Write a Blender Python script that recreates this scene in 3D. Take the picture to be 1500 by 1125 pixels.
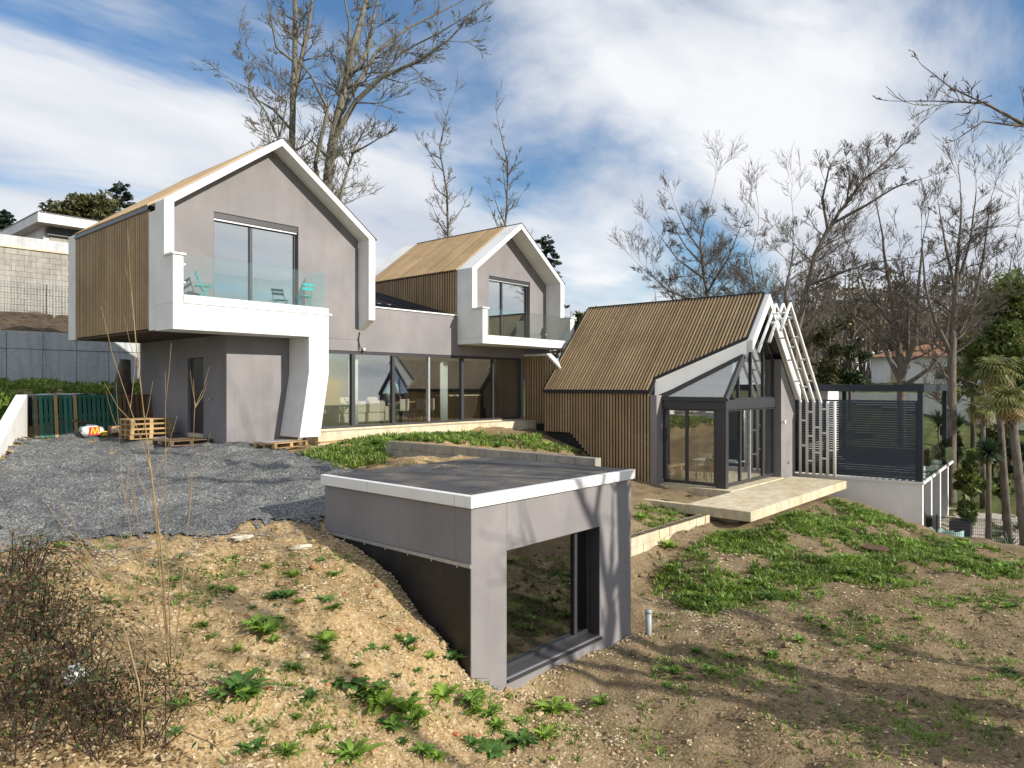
import bpy, bmesh, math, random
import numpy as np
from mathutils import Vector, Matrix
R_ = math.radians
for o in list(bpy.data.objects): bpy.data.objects.remove(o)
scene = bpy.context.scene
COL = scene.collection

# ---------------- camera (eye at the origin, level) ----------------
cam_d = bpy.data.cameras.new('camera'); cam = bpy.data.objects.new('camera', cam_d); COL.objects.link(cam)
cam_d.sensor_width = 36; cam_d.lens = 24.96; cam_d.shift_y = 0.001
cam_d.clip_start = 0.05; cam_d.clip_end = 3000
cam.location = (0, 0, 0); cam.rotation_euler = (R_(90), 0, R_(-48.5))
scene.camera = cam

# ---------------- sky and sun ----------------
SUN = Vector((0.205, -0.882, 0.424)).normalized()
world = bpy.data.worlds.new('World'); scene.world = world; world.use_nodes = True
SKY_STRENGTH = 0.088
def build_world():
    nt = world.node_tree; N = nt.nodes; L = nt.links
    for n in list(N): N.remove(n)
    out = N.new('ShaderNodeOutputWorld'); bg = N.new('ShaderNodeBackground'); bg.inputs[1].default_value = SKY_STRENGTH
    sky = N.new('ShaderNodeTexSky'); sky.sky_type = 'NISHITA'; sky.sun_disc = False
    sky.sun_elevation = math.asin(SUN.z); sky.sun_rotation = math.atan2(SUN.x, SUN.y)
    sky.air_density = 1.0; sky.dust_density = 0.0; sky.ozone_density = 2.2
    tc = N.new('ShaderNodeTexCoord')
    sep = N.new('ShaderNodeSeparateXYZ'); L.new(tc.outputs['Generated'], sep.inputs[0])
    # project the view direction on a flat cloud deck
    zz = N.new('ShaderNodeMath'); zz.operation = 'MAXIMUM'; L.new(sep.outputs[2], zz.inputs[0]); zz.inputs[1].default_value = 0.0
    za = N.new('ShaderNodeMath'); za.operation = 'ADD'; L.new(zz.outputs[0], za.inputs[0]); za.inputs[1].default_value = 0.22
    dx = N.new('ShaderNodeMath'); dx.operation = 'DIVIDE'; L.new(sep.outputs[0], dx.inputs[0]); L.new(za.outputs[0], dx.inputs[1])
    dy = N.new('ShaderNodeMath'); dy.operation = 'DIVIDE'; L.new(sep.outputs[1], dy.inputs[0]); L.new(za.outputs[0], dy.inputs[1])
    cmb = N.new('ShaderNodeCombineXYZ'); L.new(dx.outputs[0], cmb.inputs[0]); L.new(dy.outputs[0], cmb.inputs[1])
    mp = N.new('ShaderNodeMapping'); L.new(cmb.outputs[0], mp.inputs[0])
    mp.inputs['Rotation'].default_value = (0, 0, R_(CLOUD_ROT)); mp.inputs['Scale'].default_value = (0.6, 1.3, 1); mp.inputs['Location'].default_value = CLOUD_LOC
    n1 = N.new('ShaderNodeTexNoise'); L.new(mp.outputs[0], n1.inputs['Vector'])
    n1.inputs['Scale'].default_value = 0.85; n1.inputs['Detail'].default_value = 9; n1.inputs['Roughness'].default_value = 0.56; n1.inputs['Distortion'].default_value = 0.6
    cr = N.new('ShaderNodeValToRGB'); L.new(n1.outputs[0], cr.inputs[0])
    cr.color_ramp.interpolation = 'EASE'
    cr.color_ramp.elements[0].position = 0.33; cr.color_ramp.elements[0].color = (0.14, 0.14, 0.14, 1)
    cr.color_ramp.elements[1].position = 0.515; cr.color_ramp.elements[1].color = (0.97, 0.97, 0.97, 1)
    n2 = N.new('ShaderNodeTexNoise'); L.new(mp.outputs[0], n2.inputs['Vector']); n2.inputs['Scale'].default_value = 1.7; n2.inputs['Detail'].default_value = 4
    c2 = N.new('ShaderNodeValToRGB'); L.new(n2.outputs[0], c2.inputs[0])
    c2.color_ramp.elements[0].position = 0.36; c2.color_ramp.elements[0].color = (6.4, 6.8, 7.6, 1)
    c2.color_ramp.elements[1].position = 0.62; c2.color_ramp.elements[1].color = (9.4, 9.5, 9.7, 1)
    mix = N.new('ShaderNodeMix'); mix.data_type = 'RGBA'
    hs = N.new('ShaderNodeHueSaturation'); hs.inputs['Saturation'].default_value = 1.45; hs.inputs['Value'].default_value = 1.25; L.new(sky.outputs[0], hs.inputs['Color'])
    L.new(cr.outputs[0], mix.inputs[0]); L.new(hs.outputs[0], mix.inputs[6]); L.new(c2.outputs[0], mix.inputs[7])
    L.new(mix.outputs[2], bg.inputs[0]); L.new(bg.outputs[0], out.inputs[0])
CLOUD_LOC = (5.6, 3.5, 0); CLOUD_ROT = -30
build_world()
sl = bpy.data.lights.new('sun', 'SUN'); sl.energy = 5.0; sl.angle = R_(0.55); sl.color = (1.0, 0.93, 0.81)
so = bpy.data.objects.new('sun', sl); COL.objects.link(so); so.location = (10, -30, 30)
so.rotation_euler = SUN.to_track_quat('Z', 'Y').to_euler()
scene.view_settings.view_transform = 'Standard'; scene.view_settings.look = 'None'
scene.view_settings.gamma = 1; scene.view_settings.use_curve_mapping = False
scene.view_settings.exposure = 0.22

# ---------------- pinhole helpers used for measuring the place ----------------
FX, FY_ = math.cos(R_(41.5)), math.sin(R_(41.5))
def ray(px, py):
    u = (px-750)/1040.; v = (564-py)/1040.
    return Vector((FX+FY_*u, FY_-FX*u, v))
def P(px, py, t): return ray(px, py)*t
def onY(px, py, Y): d = ray(px, py); return d*(Y/d.y)
def onX(px, py, X): d = ray(px, py); return d*(X/d.x)
def onZ(px, py, Z): d = ray(px, py); return d*(Z/d.z)
def proj(p):
    z = p[0]*FX+p[1]*FY_
    if z < 0.1: return (-9999, -9999)
    return 750+1040*(p[0]*FY_-p[1]*FX)/z, 564-1040*p[2]/z
def inpoly(x, y, poly):
    c = False; n = len(poly); j = n-1
    for i in range(n):
        xi, yi = poly[i]; xj, yj = poly[j]
        if (yi > y) != (yj > y) and x < (xj-xi)*(y-yi)/(yj-yi)+xi: c = not c
        j = i
    return c

# ---------------- mesh builder ----------------
class MB:
    def __init__(s): s.v = []; s.f = []; s.m = []
    def add(s, vs, fs, mi=0):
        n = len(s.v); s.v += [tuple(v) for v in vs]; s.f += [tuple(i+n for i in f) for f in fs]; s.m += [mi]*len(fs); return s
    def box(s, x0, x1, y0, y1, z0, z1, mi=0):
        return s.add([(x0,y0,z0),(x1,y0,z0),(x1,y1,z0),(x0,y1,z0),(x0,y0,z1),(x1,y0,z1),(x1,y1,z1),(x0,y1,z1)],
                     [(0,3,2,1),(4,5,6,7),(0,1,5,4),(1,2,6,5),(2,3,7,6),(3,0,4,7)], mi)
    def prism(s, pts, vec, mi=0):
        n = len(pts); p2 = [(p[0]+vec[0], p[1]+vec[1], p[2]+vec[2]) for p in pts]
        fs = [tuple(range(n-1,-1,-1)), tuple(range(n,2*n))]+[(i,(i+1)%n,n+(i+1)%n,n+i) for i in range(n)]
        return s.add(list(pts)+p2, fs, mi)
    def bar(s, a, b, w, h, up=(0,0,1), mi=0):
        a = Vector(a); b = Vector(b); d = (b-a).normalized(); u = Vector(up)
        sd = d.cross(u)
        if sd.length < 1e-4: sd = d.cross(Vector((1,0,0)))
        sd.normalize(); u = sd.cross(d).normalized()
        q = [a+sd*(w/2*i)+u*(h/2*j) for i, j in((-1,-1),(1,-1),(1,1),(-1,1))]
        return s.prism(q, b-a, mi)
    def tube(s, pts, rad, n=6, mi=0, cap=True):
        pts = [Vector(p) for p in pts]; k = len(pts)
        if not hasattr(rad, '__len__'): rad = [rad]*k
        vs = []; up = None
        for i, p in enumerate(pts):
            d = (pts[min(i+1,k-1)]-pts[max(i-1,0)])
            if d.length < 1e-9: d = Vector((0,0,1))
            d.normalize()
            if up is None:
                up = Vector((0,0,1)) if abs(d.z) < .9 else Vector((1,0,0))
            a = d.cross(up)
            if a.length < 1e-4: a = d.cross(Vector((0,1,0)))
            a.normalize(); b = a.cross(d); up = b
            for j in range(n):
                t = 2*math.pi*j/n; vs.append(p+(a*math.cos(t)+b*math.sin(t))*rad[i])
        fs = [(i*n+j, i*n+(j+1)%n, (i+1)*n+(j+1)%n, (i+1)*n+j) for i in range(k-1) for j in range(n)]
        if cap: fs += [tuple(range(n-1,-1,-1)), tuple(range((k-1)*n, k*n))]
        return s.add(vs, fs, mi)
OFF = {}
def lnk(name, data=None):
    o = bpy.data.objects.new(name, data); COL.objects.link(o); return o
def tag(o, label=None, cat=None, group=None, kind=None):
    if label: o['label'] = label
    if cat: o['category'] = cat
    if group: o['group'] = group
    if kind: o['kind'] = kind
    return o
def thing(name, loc, label, cat, group=None):
    o = lnk(name); o.location = loc; o.empty_display_size = 0.2; OFF[o.name] = Vector(loc)
    return tag(o, label, cat, group)
def mesh_of(name, mb, mats, off=(0,0,0), smooth=False, fix=True):
    me = bpy.data.meshes.new(name); off = Vector(off)
    me.from_pydata([(v[0]-off[0], v[1]-off[1], v[2]-off[2]) for v in mb.v], [], mb.f)
    if not isinstance(mats, (list, tuple)): mats = [mats]
    for m in mats: me.materials.append(m)
    if len(mats) > 1: me.polygons.foreach_set('material_index', mb.m)
    if fix:
        bm = bmesh.new(); bm.from_mesh(me); bmesh.ops.recalc_face_normals(bm, faces=bm.faces); bm.to_mesh(me); bm.free()
    if smooth: me.polygons.foreach_set('use_smooth', [True]*len(me.polygons))
    me.update(); return me
def obj(name, mb, mats, parent=None, smooth=False, fix=True):
    if parent is not None: off = OFF[parent.name]
    else:
        a = np.array(mb.v); off = Vector(((a[:,0].min()+a[:,0].max())/2, (a[:,1].min()+a[:,1].max())/2, a[:,2].min()))
    o = lnk(name, mesh_of(name, mb, mats, off, smooth, fix)); OFF[o.name] = off
    if parent is not None: o.parent = parent
    else: o.location = off
    return o
def bevel(o, w=0.01, seg=1):
    m = o.modifiers.new('bevel', 'BEVEL'); m.width = w; m.segments = seg; m.limit_method = 'ANGLE'; m.angle_limit = R_(40); return o
def inst(name, me, parent, loc):
    """one more piece sharing mesh data; loc in world coordinates"""
    o = lnk(name, me); o.parent = parent; o.location = Vector(loc)-OFF[parent.name]; OFF[o.name] = Vector(loc); return o
def copy_tree(src, loc=None, rotz=None):
    c = src.copy(); COL.objects.link(c)
    if loc is not None: c.location = loc; OFF[c.name] = Vector(loc)
    if rotz is not None: c.rotation_euler = (0, 0, rotz)
    for ch in src.children:
        d = copy_tree(ch); d.parent = c; d.matrix_parent_inverse = ch.matrix_parent_inverse
    return c
# ---------------- materials (all procedural) ----------------
def newmat(name):
    m = bpy.data.materials.new(name); m.use_nodes = True; nt = m.node_tree
    for n in list(nt.nodes): nt.nodes.remove(n)
    out = nt.nodes.new('ShaderNodeOutputMaterial'); b = nt.nodes.new('ShaderNodeBsdfPrincipled')
    nt.links.new(b.outputs[0], out.inputs[0]); return m, nt, b, out
def noise(nt, scale, detail=4, rough=.55, coord='Object', dist=0., vec=None, scl=None):
    n = nt.nodes.new('ShaderNodeTexNoise'); n.inputs['Scale'].default_value = scale; n.inputs['Detail'].default_value = detail
    n.inputs['Roughness'].default_value = rough; n.inputs['Distortion'].default_value = dist
    if vec is None:
        if coord == 'World':
            g = nt.nodes.new('ShaderNodeNewGeometry'); vec = g.outputs['Position']
        else:
            t = nt.nodes.new('ShaderNodeTexCoord'); vec = t.outputs[coord]
    if scl:
        mp = nt.nodes.new('ShaderNodeMapping'); mp.inputs['Scale'].default_value = scl; nt.links.new(vec, mp.inputs[0]); vec = mp.outputs[0]
    nt.links.new(vec, n.inputs['Vector']); return n.outputs[0]
def ramp(nt, val, stops, interp='LINEAR'):
    r = nt.nodes.new('ShaderNodeValToRGB'); r.color_ramp.interpolation = interp; e = r.color_ramp.elements
    while len(e) < len(stops): e.new(0.5)
    for i, (p, c) in enumerate(stops):
        e[i].position = p; e[i].color = (*c, 1) if len(c) == 3 else c
    nt.links.new(val, r.inputs[0]); return r.outputs[0]
def mixc(nt, fac, a, b, mode='MIX'):
    m = nt.nodes.new('ShaderNodeMix'); m.data_type = 'RGBA'; m.blend_type = mode
    for i, x in ((0, fac), (6, a), (7, b)):
        if isinstance(x, (int, float)): m.inputs[i].default_value = x
        elif isinstance(x, tuple): m.inputs[i].default_value = (*x, 1) if len(x) == 3 else x
        else: nt.links.new(x, m.inputs[i])
    return m.outputs[2]
def bump(nt, b, h, strength=.3, dist=.02):
    n = nt.nodes.new('ShaderNodeBump'); n.inputs['Strength'].default_value = strength; n.inputs['Distance'].default_value = dist
    nt.links.new(h, n.inputs['Height']); nt.links.new(n.outputs[0], b.inputs['Normal'])
def simple(name, col, rough=.6, var=.12, vscale=3., bscale=None, bstr=.2, metal=0., spec=.4, coord='World', rnd=0.):
    m, nt, b, out = newmat(name)
    lo = tuple(c*(1-var) for c in col); hi = tuple(min(1, c*(1+var)) for c in col)
    c = ramp(nt, noise(nt, vscale, 5, .6, coord), [(.3, lo), (.7, hi)])
    if rnd:
        oi = nt.nodes.new('ShaderNodeObjectInfo')
        c = mixc(nt, 1., c, ramp(nt, oi.outputs['Random'], [(0, (1-rnd,)*3), (1, (1+rnd*.6,)*3)]), 'MULTIPLY')
    nt.links.new(c, b.inputs['Base Color']); b.inputs['Roughness'].default_value = rough; b.inputs['Metallic'].default_value = metal
    b.inputs['Specular IOR Level'].default_value = spec
    if bscale: bump(nt, b, noise(nt, bscale, 3, .6, coord), bstr, .01)
    return m
def plaster(name, col, stain=.12):
    m, nt, b, out = newmat(name)
    big = noise(nt, .55, 5, .6, 'World', .4); streak = noise(nt, 2.2, 4, .6, 'World', 0, None, (1.6, 1.6, .18)); fine = noise(nt, 60, 2, .6, 'World')
    c = ramp(nt, big, [(.3, tuple(x*(1-stain*1.5) for x in col)), (.5, col), (.68, tuple(min(1, x*(1+stain*1.3)) for x in col))])
    c = mixc(nt, 1., c, ramp(nt, streak, [(.3, (1-stain*.6,)*3), (.6, (1, 1, 1))]), 'MULTIPLY')
    c = mixc(nt, 1., c, ramp(nt, fine, [(.3, (.93,)*3), (.7, (1.04,)*3)]), 'MULTIPLY')
    nt.links.new(c, b.inputs['Base Color']); b.inputs['Roughness'].default_value = .9; b.inputs['Specular IOR Level'].default_value = .2
    bump(nt, b, fine, .25, .006); return m
def concrete(name, col, stain=(.30, .22, .11), amt=.5):
    m, nt, b, out = newmat(name)
    n1 = noise(nt, 1.1, 6, .65, 'World', .6); n2 = noise(nt, 6, 5, .7, 'World'); st = noise(nt, 2.5, 4, .6, 'World', 0, None, (2, 2, .15))
    c = ramp(nt, n2, [(.3, tuple(x*.82 for x in col)), (.7, tuple(x*1.12 for x in col))])
    f = ramp(nt, n1, [(.45, (0, 0, 0)), (.72, (amt,)*3)])
    c = mixc(nt, f, c, stain); c = mixc(nt, 1., c, ramp(nt, st, [(.3, (.74,)*3), (.58, (1, 1, 1))]), 'MULTIPLY')
    nt.links.new(c, b.inputs['Base Color']); b.inputs['Roughness'].default_value = .9; b.inputs['Specular IOR Level'].default_value = .2
    bump(nt, b, noise(nt, 35, 4, .7, 'World'), .35, .008); return m
def wood(name, col, rnd=.25, rough=.65):
    m, nt, b, out = newmat(name)
    oi = nt.nodes.new('ShaderNodeObjectInfo')
    g = noise(nt, 9, 5, .7, 'World', .2); g2 = noise(nt, .9, 3, .6, 'World')
    c = ramp(nt, g, [(.3, tuple(x*.88 for x in col)), (.7, tuple(x*1.1 for x in col))])
    c = mixc(nt, 1., c, ramp(nt, oi.outputs['Random'], [(0, (1-rnd,)*3), (1, (1+rnd*.5,)*3)]), 'MULTIPLY')
    c = mixc(nt, 1., c, ramp(nt, g2, [(.35, (.85, .83, .8)), (.65, (1.05,)*3)]), 'MULTIPLY')
    nt.links.new(c, b.inputs['Base Color']); b.inputs['Roughness'].default_value = rough; b.inputs['Specular IOR Level'].default_value = .3
    return m
def glass(name, refl=.3, tint=(.9, .95, .94), trans=(.85, .92, .9), rough=0.0):
    """thin architectural glass: clear film plus a mirror coat"""
    m, nt, b, out = newmat(name); nt.nodes.remove(b)
    t = nt.nodes.new('ShaderNodeBsdfTransparent'); t.inputs[0].default_value = (*trans, 1)
    g = nt.nodes.new('ShaderNodeBsdfGlossy'); g.inputs[0].default_value = (*tint, 1); g.inputs['Roughness'].default_value = rough
    lw = nt.nodes.new('ShaderNodeLayerWeight'); lw.inputs[0].default_value = .5; pw_ = nt.nodes.new('ShaderNodeMath'); pw_.operation = 'POWER'; pw_.inputs[1].default_value = 4.; nt.links.new(lw.outputs['Facing'], pw_.inputs[0])
    r = nt.nodes.new('ShaderNodeMapRange'); r.inputs[3].default_value = refl; r.inputs[4].default_value = 1.; nt.links.new(pw_.outputs[0], r.inputs[0])
    mx = nt.nodes.new('ShaderNodeMixShader'); nt.links.new(r.outputs[0], mx.inputs[0]); nt.links.new(t.outputs[0], mx.inputs[1]); nt.links.new(g.outputs[0], mx.inputs[2])
    nt.links.new(mx.outputs[0], out.inputs[0]); return m
def leaf(name, col, var=.35, vscale=2.5, rnd=.3, trans=.25, rough=.5):
    m, nt, b, out = newmat(name)
    oi = nt.nodes.new('ShaderNodeObjectInfo'); n = noise(nt, vscale, 3, .6, 'World')
    c = ramp(nt, n, [(.3, tuple(x*(1-var) for x in col)), (.7, tuple(x*(1+var) for x in col))])
    c = mixc(nt, 1., c, ramp(nt, oi.outputs['Random'], [(0, (1-rnd, 1-rnd*.7, 1-rnd)), (1, (1+rnd*.7, 1+rnd*.4, 1))]), 'MULTIPLY')
    nt.links.new(c, b.inputs['Base Color']); b.inputs['Roughness'].default_value = rough; b.inputs['Specular IOR Level'].default_value = .35
    if trans:
        tr = nt.nodes.new('ShaderNodeBsdfTranslucent'); nt.links.new(c, tr.inputs[0])
        mx = nt.nodes.new('ShaderNodeMixShader'); mx.inputs[0].default_value = trans
        nt.links.new(b.outputs[0], mx.inputs[1]); nt.links.new(tr.outputs[0], mx.inputs[2]); nt.links.new(mx.outputs[0], out.inputs[0])
    return m
def bark(name, c1, c2, moss=None):
    m, nt, b, out = newmat(name)
    n = noise(nt, 7, 6, .7, 'World', .3, None, (1, 1, .35)); c = ramp(nt, n, [(.35, c1), (.65, c2)])
    if moss: c = mixc(nt, ramp(nt, noise(nt, 2.2, 5, .7, 'World'), [(.5, (0,)*3), (.66, (.7,)*3)]), c, moss)
    nt.links.new(c, b.inputs['Base Color']); b.inputs['Roughness'].default_value = .95; b.inputs['Specular IOR Level'].default_value = .1
    bump(nt, b, n, .6, .02); return m
def ground_mat():
    m, nt, b, out = newmat('soil')
    g = nt.nodes.new('ShaderNodeNewGeometry'); sp = nt.nodes.new('ShaderNodeSeparateXYZ'); nt.links.new(g.outputs['Position'], sp.inputs[0])
    pos = g.outputs['Position']
    v = nt.nodes.new('ShaderNodeTexVoronoi'); v.inputs['Scale'].default_value = 22; nt.links.new(pos, v.inputs['Vector'])
    v2 = nt.nodes.new('ShaderNodeTexVoronoi'); v2.inputs['Scale'].default_value = 55; nt.links.new(pos, v2.inputs['Vector'])
    stone = ramp(nt, v.outputs['Color'], [(.1, (.24, .165, .08)), (.45, (.43, .315, .165)), (.8, (.60, .485, .31)), (.97, (.76, .69, .56))])
    fine = ramp(nt, v2.outputs['Color'], [(.1, (.21, .145, .07)), (.6, (.41, .295, .15)), (.95, (.66, .56, .41))])
    sand = mixc(nt, .45, stone, fine)
    sand = mixc(nt, 1., sand, ramp(nt, noise(nt, .9, 6, .65, 'World'), [(.3, (.70, .66, .60)), (.65, (1.08, 1.04, .98))]), 'MULTIPLY')
    dirt = ramp(nt, noise(nt, 9, 7, .75, 'World'), [(.3, (.05, .037, .028)), (.5, (.115, .088, .062)), (.72, (.25, .195, .135))])
    dirt = mixc(nt, .25, dirt, fine)
    # bare trodden earth east of the annex, sandy rubble on the mound
    far = nt.nodes.new('ShaderNodeMath'); far.operation = 'SUBTRACT'; nt.links.new(sp.outputs[0], far.inputs[0]); nt.links.new(sp.outputs[1], far.inputs[1])
    nn = noise(nt, .55, 5, .65, 'World')
    ad = nt.nodes.new('ShaderNodeMath'); ad.operation = 'MULTIPLY_ADD'; nt.links.new(nn, ad.inputs[0]); ad.inputs[1].default_value = 7.; nt.links.new(far.outputs[0], ad.inputs[2])
    fr = nt.nodes.new('ShaderNodeMapRange'); nt.links.new(ad.outputs[0], fr.inputs[0]); fr.inputs[1].default_value = 3.0; fr.inputs[2].default_value = 6.0; fr.inputs[3].default_value = 0; fr.inputs[4].default_value = .85
    c = mixc(nt, fr.outputs[0], sand, dirt)
    c = mixc(nt, 1., c, ramp(nt, noise(nt, .35, 4, .6, 'World', .5), [(.34, (.80, .78, .76)), (.5, (1, 1, 1))]), 'MULTIPLY')
    gr = ramp(nt, noise(nt, 1.6, 6, .7, 'World', .3), [(.54, (0,)*3), (.68, (.55,)*3)])
    c = mixc(nt, gr, c, (.075, .085, .03))
    # meadow far from the building site
    ln = nt.nodes.new('ShaderNodeVectorMath'); ln.operation = 'DISTANCE'; nt.links.new(pos, ln.inputs[0]); ln.inputs[1].default_value = (12, 10, -3)
    fm = nt.nodes.new('ShaderNodeMapRange'); nt.links.new(ln.outputs['Value'], fm.inputs[0]); fm.inputs[1].default_value = 17; fm.inputs[2].default_value = 24
    meadow = ramp(nt, noise(nt, 1.2, 6, .7, 'World'), [(.3, (.055, .07, .022)), (.7, (.12, .13, .05))])
    bk = nt.nodes.new('ShaderNodeMapRange'); nt.links.new(sp.outputs[1], bk.inputs[0]); bk.inputs[1].default_value = 32; bk.inputs[2].default_value = 33.5
    meadow = mixc(nt, bk.outputs[0], meadow, ramp(nt, noise(nt, 3, 6, .7, 'World'), [(.3, (.035, .025, .02)), (.7, (.15, .115, .08))]))
    c = mixc(nt, fm.outputs[0], c, meadow)
    nt.links.new(c, b.inputs['Base Color']); b.inputs['Roughness'].default_value = .97; b.inputs['Specular IOR Level'].default_value = .12
    h = nt.nodes.new('ShaderNodeMath'); h.operation = 'ADD'; nt.links.new(v.outputs['Distance'], h.inputs[0]); nt.links.new(noise(nt, 26, 6, .75, 'World'), h.inputs[1])
    bump(nt, b, h.outputs[0], .6, .02); return m
def gravel_mat():
    m, nt, b, out = newmat('grey_gravel')
    g = nt.nodes.new('ShaderNodeNewGeometry'); pos = g.outputs['Position']
    v = nt.nodes.new('ShaderNodeTexVoronoi'); v.inputs['Scale'].default_value = 34; nt.links.new(pos, v.inputs['Vector'])
    c = ramp(nt, v.outputs['Color'], [(.05, (.07, .073, .076)), (.5, (.16, .167, .17)), (.85, (.29, .295, .295)), (.98, (.45, .45, .44))])
    c = mixc(nt, 1., c, ramp(nt, noise(nt, .8, 5, .65, 'World'), [(.3, (.75, .75, .75)), (.65, (1.1, 1.09, 1.06))]), 'MULTIPLY')
    c = mixc(nt, 1., c, ramp(nt, noise(nt, .5, 4, .6, 'World', .6, None, (.35, 1.5, 1)), [(.4, (.86, .86, .87)), (.52, (1, 1, 1)), (.66, (1.12, 1.10, 1.06))]), 'MULTIPLY')
    nt.links.new(c, b.inputs['Base Color']); b.inputs['Roughness'].default_value = .9; b.inputs['Specular IOR Level'].default_value = .2
    bump(nt, b, v.outputs['Distance'], .8, .03); return m
M = {}
M['white'] = plaster('white_render', (.80, .80, .79), .075)
M['grey'] = plaster('grey_render', (.252, .238, .246), .11)
M['slat'] = wood('slat_composite', (.44, .315, .18), .17)
M['dark'] = simple('dark_membrane', (.018, .018, .022), .6, .2, 4)
M['anthr'] = simple('anthracite_aluminium', (.055, .055, .062), .4, .06, 2, None, 0, .2)
M['zinc'] = simple('dark_zinc', (.06, .066, .075), .35, .1, 1.5, None, 0, .6)
M['alu'] = simple('bare_aluminium', (.45, .46, .48), .45, .15, 8, None, 0, .6)
M['whitemetal'] = simple('white_lacquer', (.80, .80, .80), .35, .04, 2)
M['concrete'] = concrete('cast_concrete', (.66, .58, .43), (.42, .30, .14), .5)
M['block'] = concrete('concrete_block', (.36, .34, .30), (.42, .33, .18), .3)
M['panel'] = concrete('grey_concrete_panel', (.52, .54, .56), (.4, .4, .4), .3)
M['oldblock'] = concrete('weathered_block', (.39, .37, .33), (.22, .21, .19), .7)
M['felt'] = concrete('roof_felt', (.075, .078, .085), (.30, .25, .19), .55)
M['glass_hi'] = glass('coated_glass', .45, (.95, .97, .97), (.93, .96, .95))
M['glass'] = glass('window_glass', .24, (.95,.97,.97), (.95, .97, .96))
M['glass_dk'] = glass('tinted_glass', .22, (.85, .9, .9), (.45, .47, .47))
M['glass_bal'] = glass('balustrade_glass', .07, (.9, .96, .95), (.93, .975, .965))
M['floor'] = wood('oak_floor', (.40, .30, .18), .1, .4)
M['inwall'] = simple('interior_paint', (.72, .70, .66), .8, .03, 1)
M['indark'] = wood('walnut_panel', (.07, .045, .03), .2)
M['cream'] = simple('cream_fabric', (.62, .56, .44), .95, .08, 4, 90, .3)
M['curtain'] = simple('white_curtain', (.70, .76, .72), .9, .06, 4)
M['black'] = simple('black_metal', (.02, .02, .02), .4, .1)
M['teal'] = simple('turquoise_lacquer', (.01, .46, .48), .35, .06)
M['pallet'] = wood('pallet_wood', (.46, .31, .15), .35)
M['pallet_g'] = wood('green_pallet_wood', (.04, .16, .115), .35)
M['pallet_b'] = wood('brown_pallet_wood', (.17, .115, .07), .35)
M['pallet_r'] = wood('red_pallet_wood', (.30, .12, .05), .25)
M['soil'] = ground_mat(); M['gravel'] = gravel_mat()
M['stone'] = simple('rubble_stone', (.47, .37, .235), .95, .55, 23)
M['gstone'] = simple('gravel_stone', (.22, .235, .245), .9, .5, 14)
M['brickbit'] = simple('broken_brick', (.44, .17, .085), .9, .3, 12)
M['weed'] = leaf('weed_leaf', (.20, .33, .055), .35, 4, .4)
M['weed2'] = leaf('dark_weed_leaf', (.10, .21, .05), .35, 4, .35)
M['grass'] = leaf('grass_blade', (.19, .285, .055), .5, 1.1, .2)
M['dry'] = leaf('dry_stem', (.30, .22, .12), .4, 6, .3, .1)
M['chip'] = simple('pale_chip', (.56, .49, .33), .9, .3, 15)
M['bark'] = bark('grey_bark', (.085, .07, .055), (.20, .175, .14), (.15, .15, .05))
M['barkd'] = bark('dark_bark', (.095, .08, .068), (.20, .172, .145))
M['barkl'] = bark('lichen_bark', (.11, .10, .085), (.23, .21, .175), (.19, .185, .095))
M['sapling'] = bark('sapling_bark', (.22, .15, .08), (.38, .28, .16))
M['ever'] = leaf('evergreen_leaf', (.045, .07, .025), .5, .6, .2, .15)
M['cedar'] = leaf('cedar_needle', (.028, .052, .034), .4, .8, .1, .1)
M['olive'] = leaf('olive_leaf', (.085, .085, .03), .45, .7, .2, .2)
M['wood'] = leaf('winter_wood', (.135, .115, .07), .45, .25, .1, .2)
M['bamboo'] = leaf('bamboo_leaf', (.14, .185, .05), .4, .8, .1, .3)
M['palm'] = leaf('palm_frond', (.19, .20, .07), .35, 1.5, .35, .2)
M['palmdry'] = leaf('dry_palm_frond', (.34, .25, .12), .3, 1.5, .3, .2)
M['yucca'] = leaf('yucca_leaf', (.075, .12, .07), .25, 3, .2, .1)
M['terracotta'] = simple('terracotta_tile', (.42, .21, .12), .9, .3, 1.5, 6, .5)
M['pvc'] = simple('grey_pvc', (.36, .39, .41), .45, .08)
M['plastic'] = simple('white_plastic', (.75, .75, .76), .35, .06)
M['red'] = simple('red_print', (.62, .02, .02), .45, .05); M['yellow'] = simple('yellow_print', (.85, .55, .02), .45, .05)
M['card'] = simple('cardboard', (.42, .28, .16), .9, .1)
M['film'] = glass('plastic_film', .25, (.9, .93, .97), (.7, .74, .8), .25)
M['rust'] = simple('rusty_iron', (.10, .055, .035), .8, .3, 8)
M['bluegrey'] = simple('navy_aluminium', (.022, .032, .046), .4, .08)
M['tarp'] = simple('turquoise_netting', (.36, .56, .53), .7, .2)
M['gutter'] = simple('blue_grey_flashing', (.05, .085, .12), .35, .1, 2, None, 0, .3)
def dimple():
    m, nt, b, out = newmat('dimple_membrane'); g = nt.nodes.new('ShaderNodeNewGeometry'); v = nt.nodes.new('ShaderNodeTexVoronoi'); v.inputs['Scale'].default_value = 28; v.inputs['Randomness'].default_value = .05; nt.links.new(g.outputs['Position'], v.inputs['Vector'])
    c = ramp(nt, noise(nt, 2.5, 5, .7, 'World'), [(.5, (.010, .010, .012)), (.8, (.03, .028, .026))]); nt.links.new(c, b.inputs['Base Color']); b.inputs['Roughness'].default_value = .5; bump(nt, b, v.outputs['Distance'], .3, .01); return m
M['dimple'] = dimple()
M['litter'] = leaf('dead_leaf', (.16, .105, .055), .5, 5, .2, .1)
M['pebble'] = simple('pale_pebbles', (.46, .41, .36), .9, .35, 9, 30, .6)
M['bramble'] = bark('bramble_stem', (.03, .022, .018), (.085, .06, .045))
scene.render.engine = 'CYCLES'; scene.cycles.use_denoising = True
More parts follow.
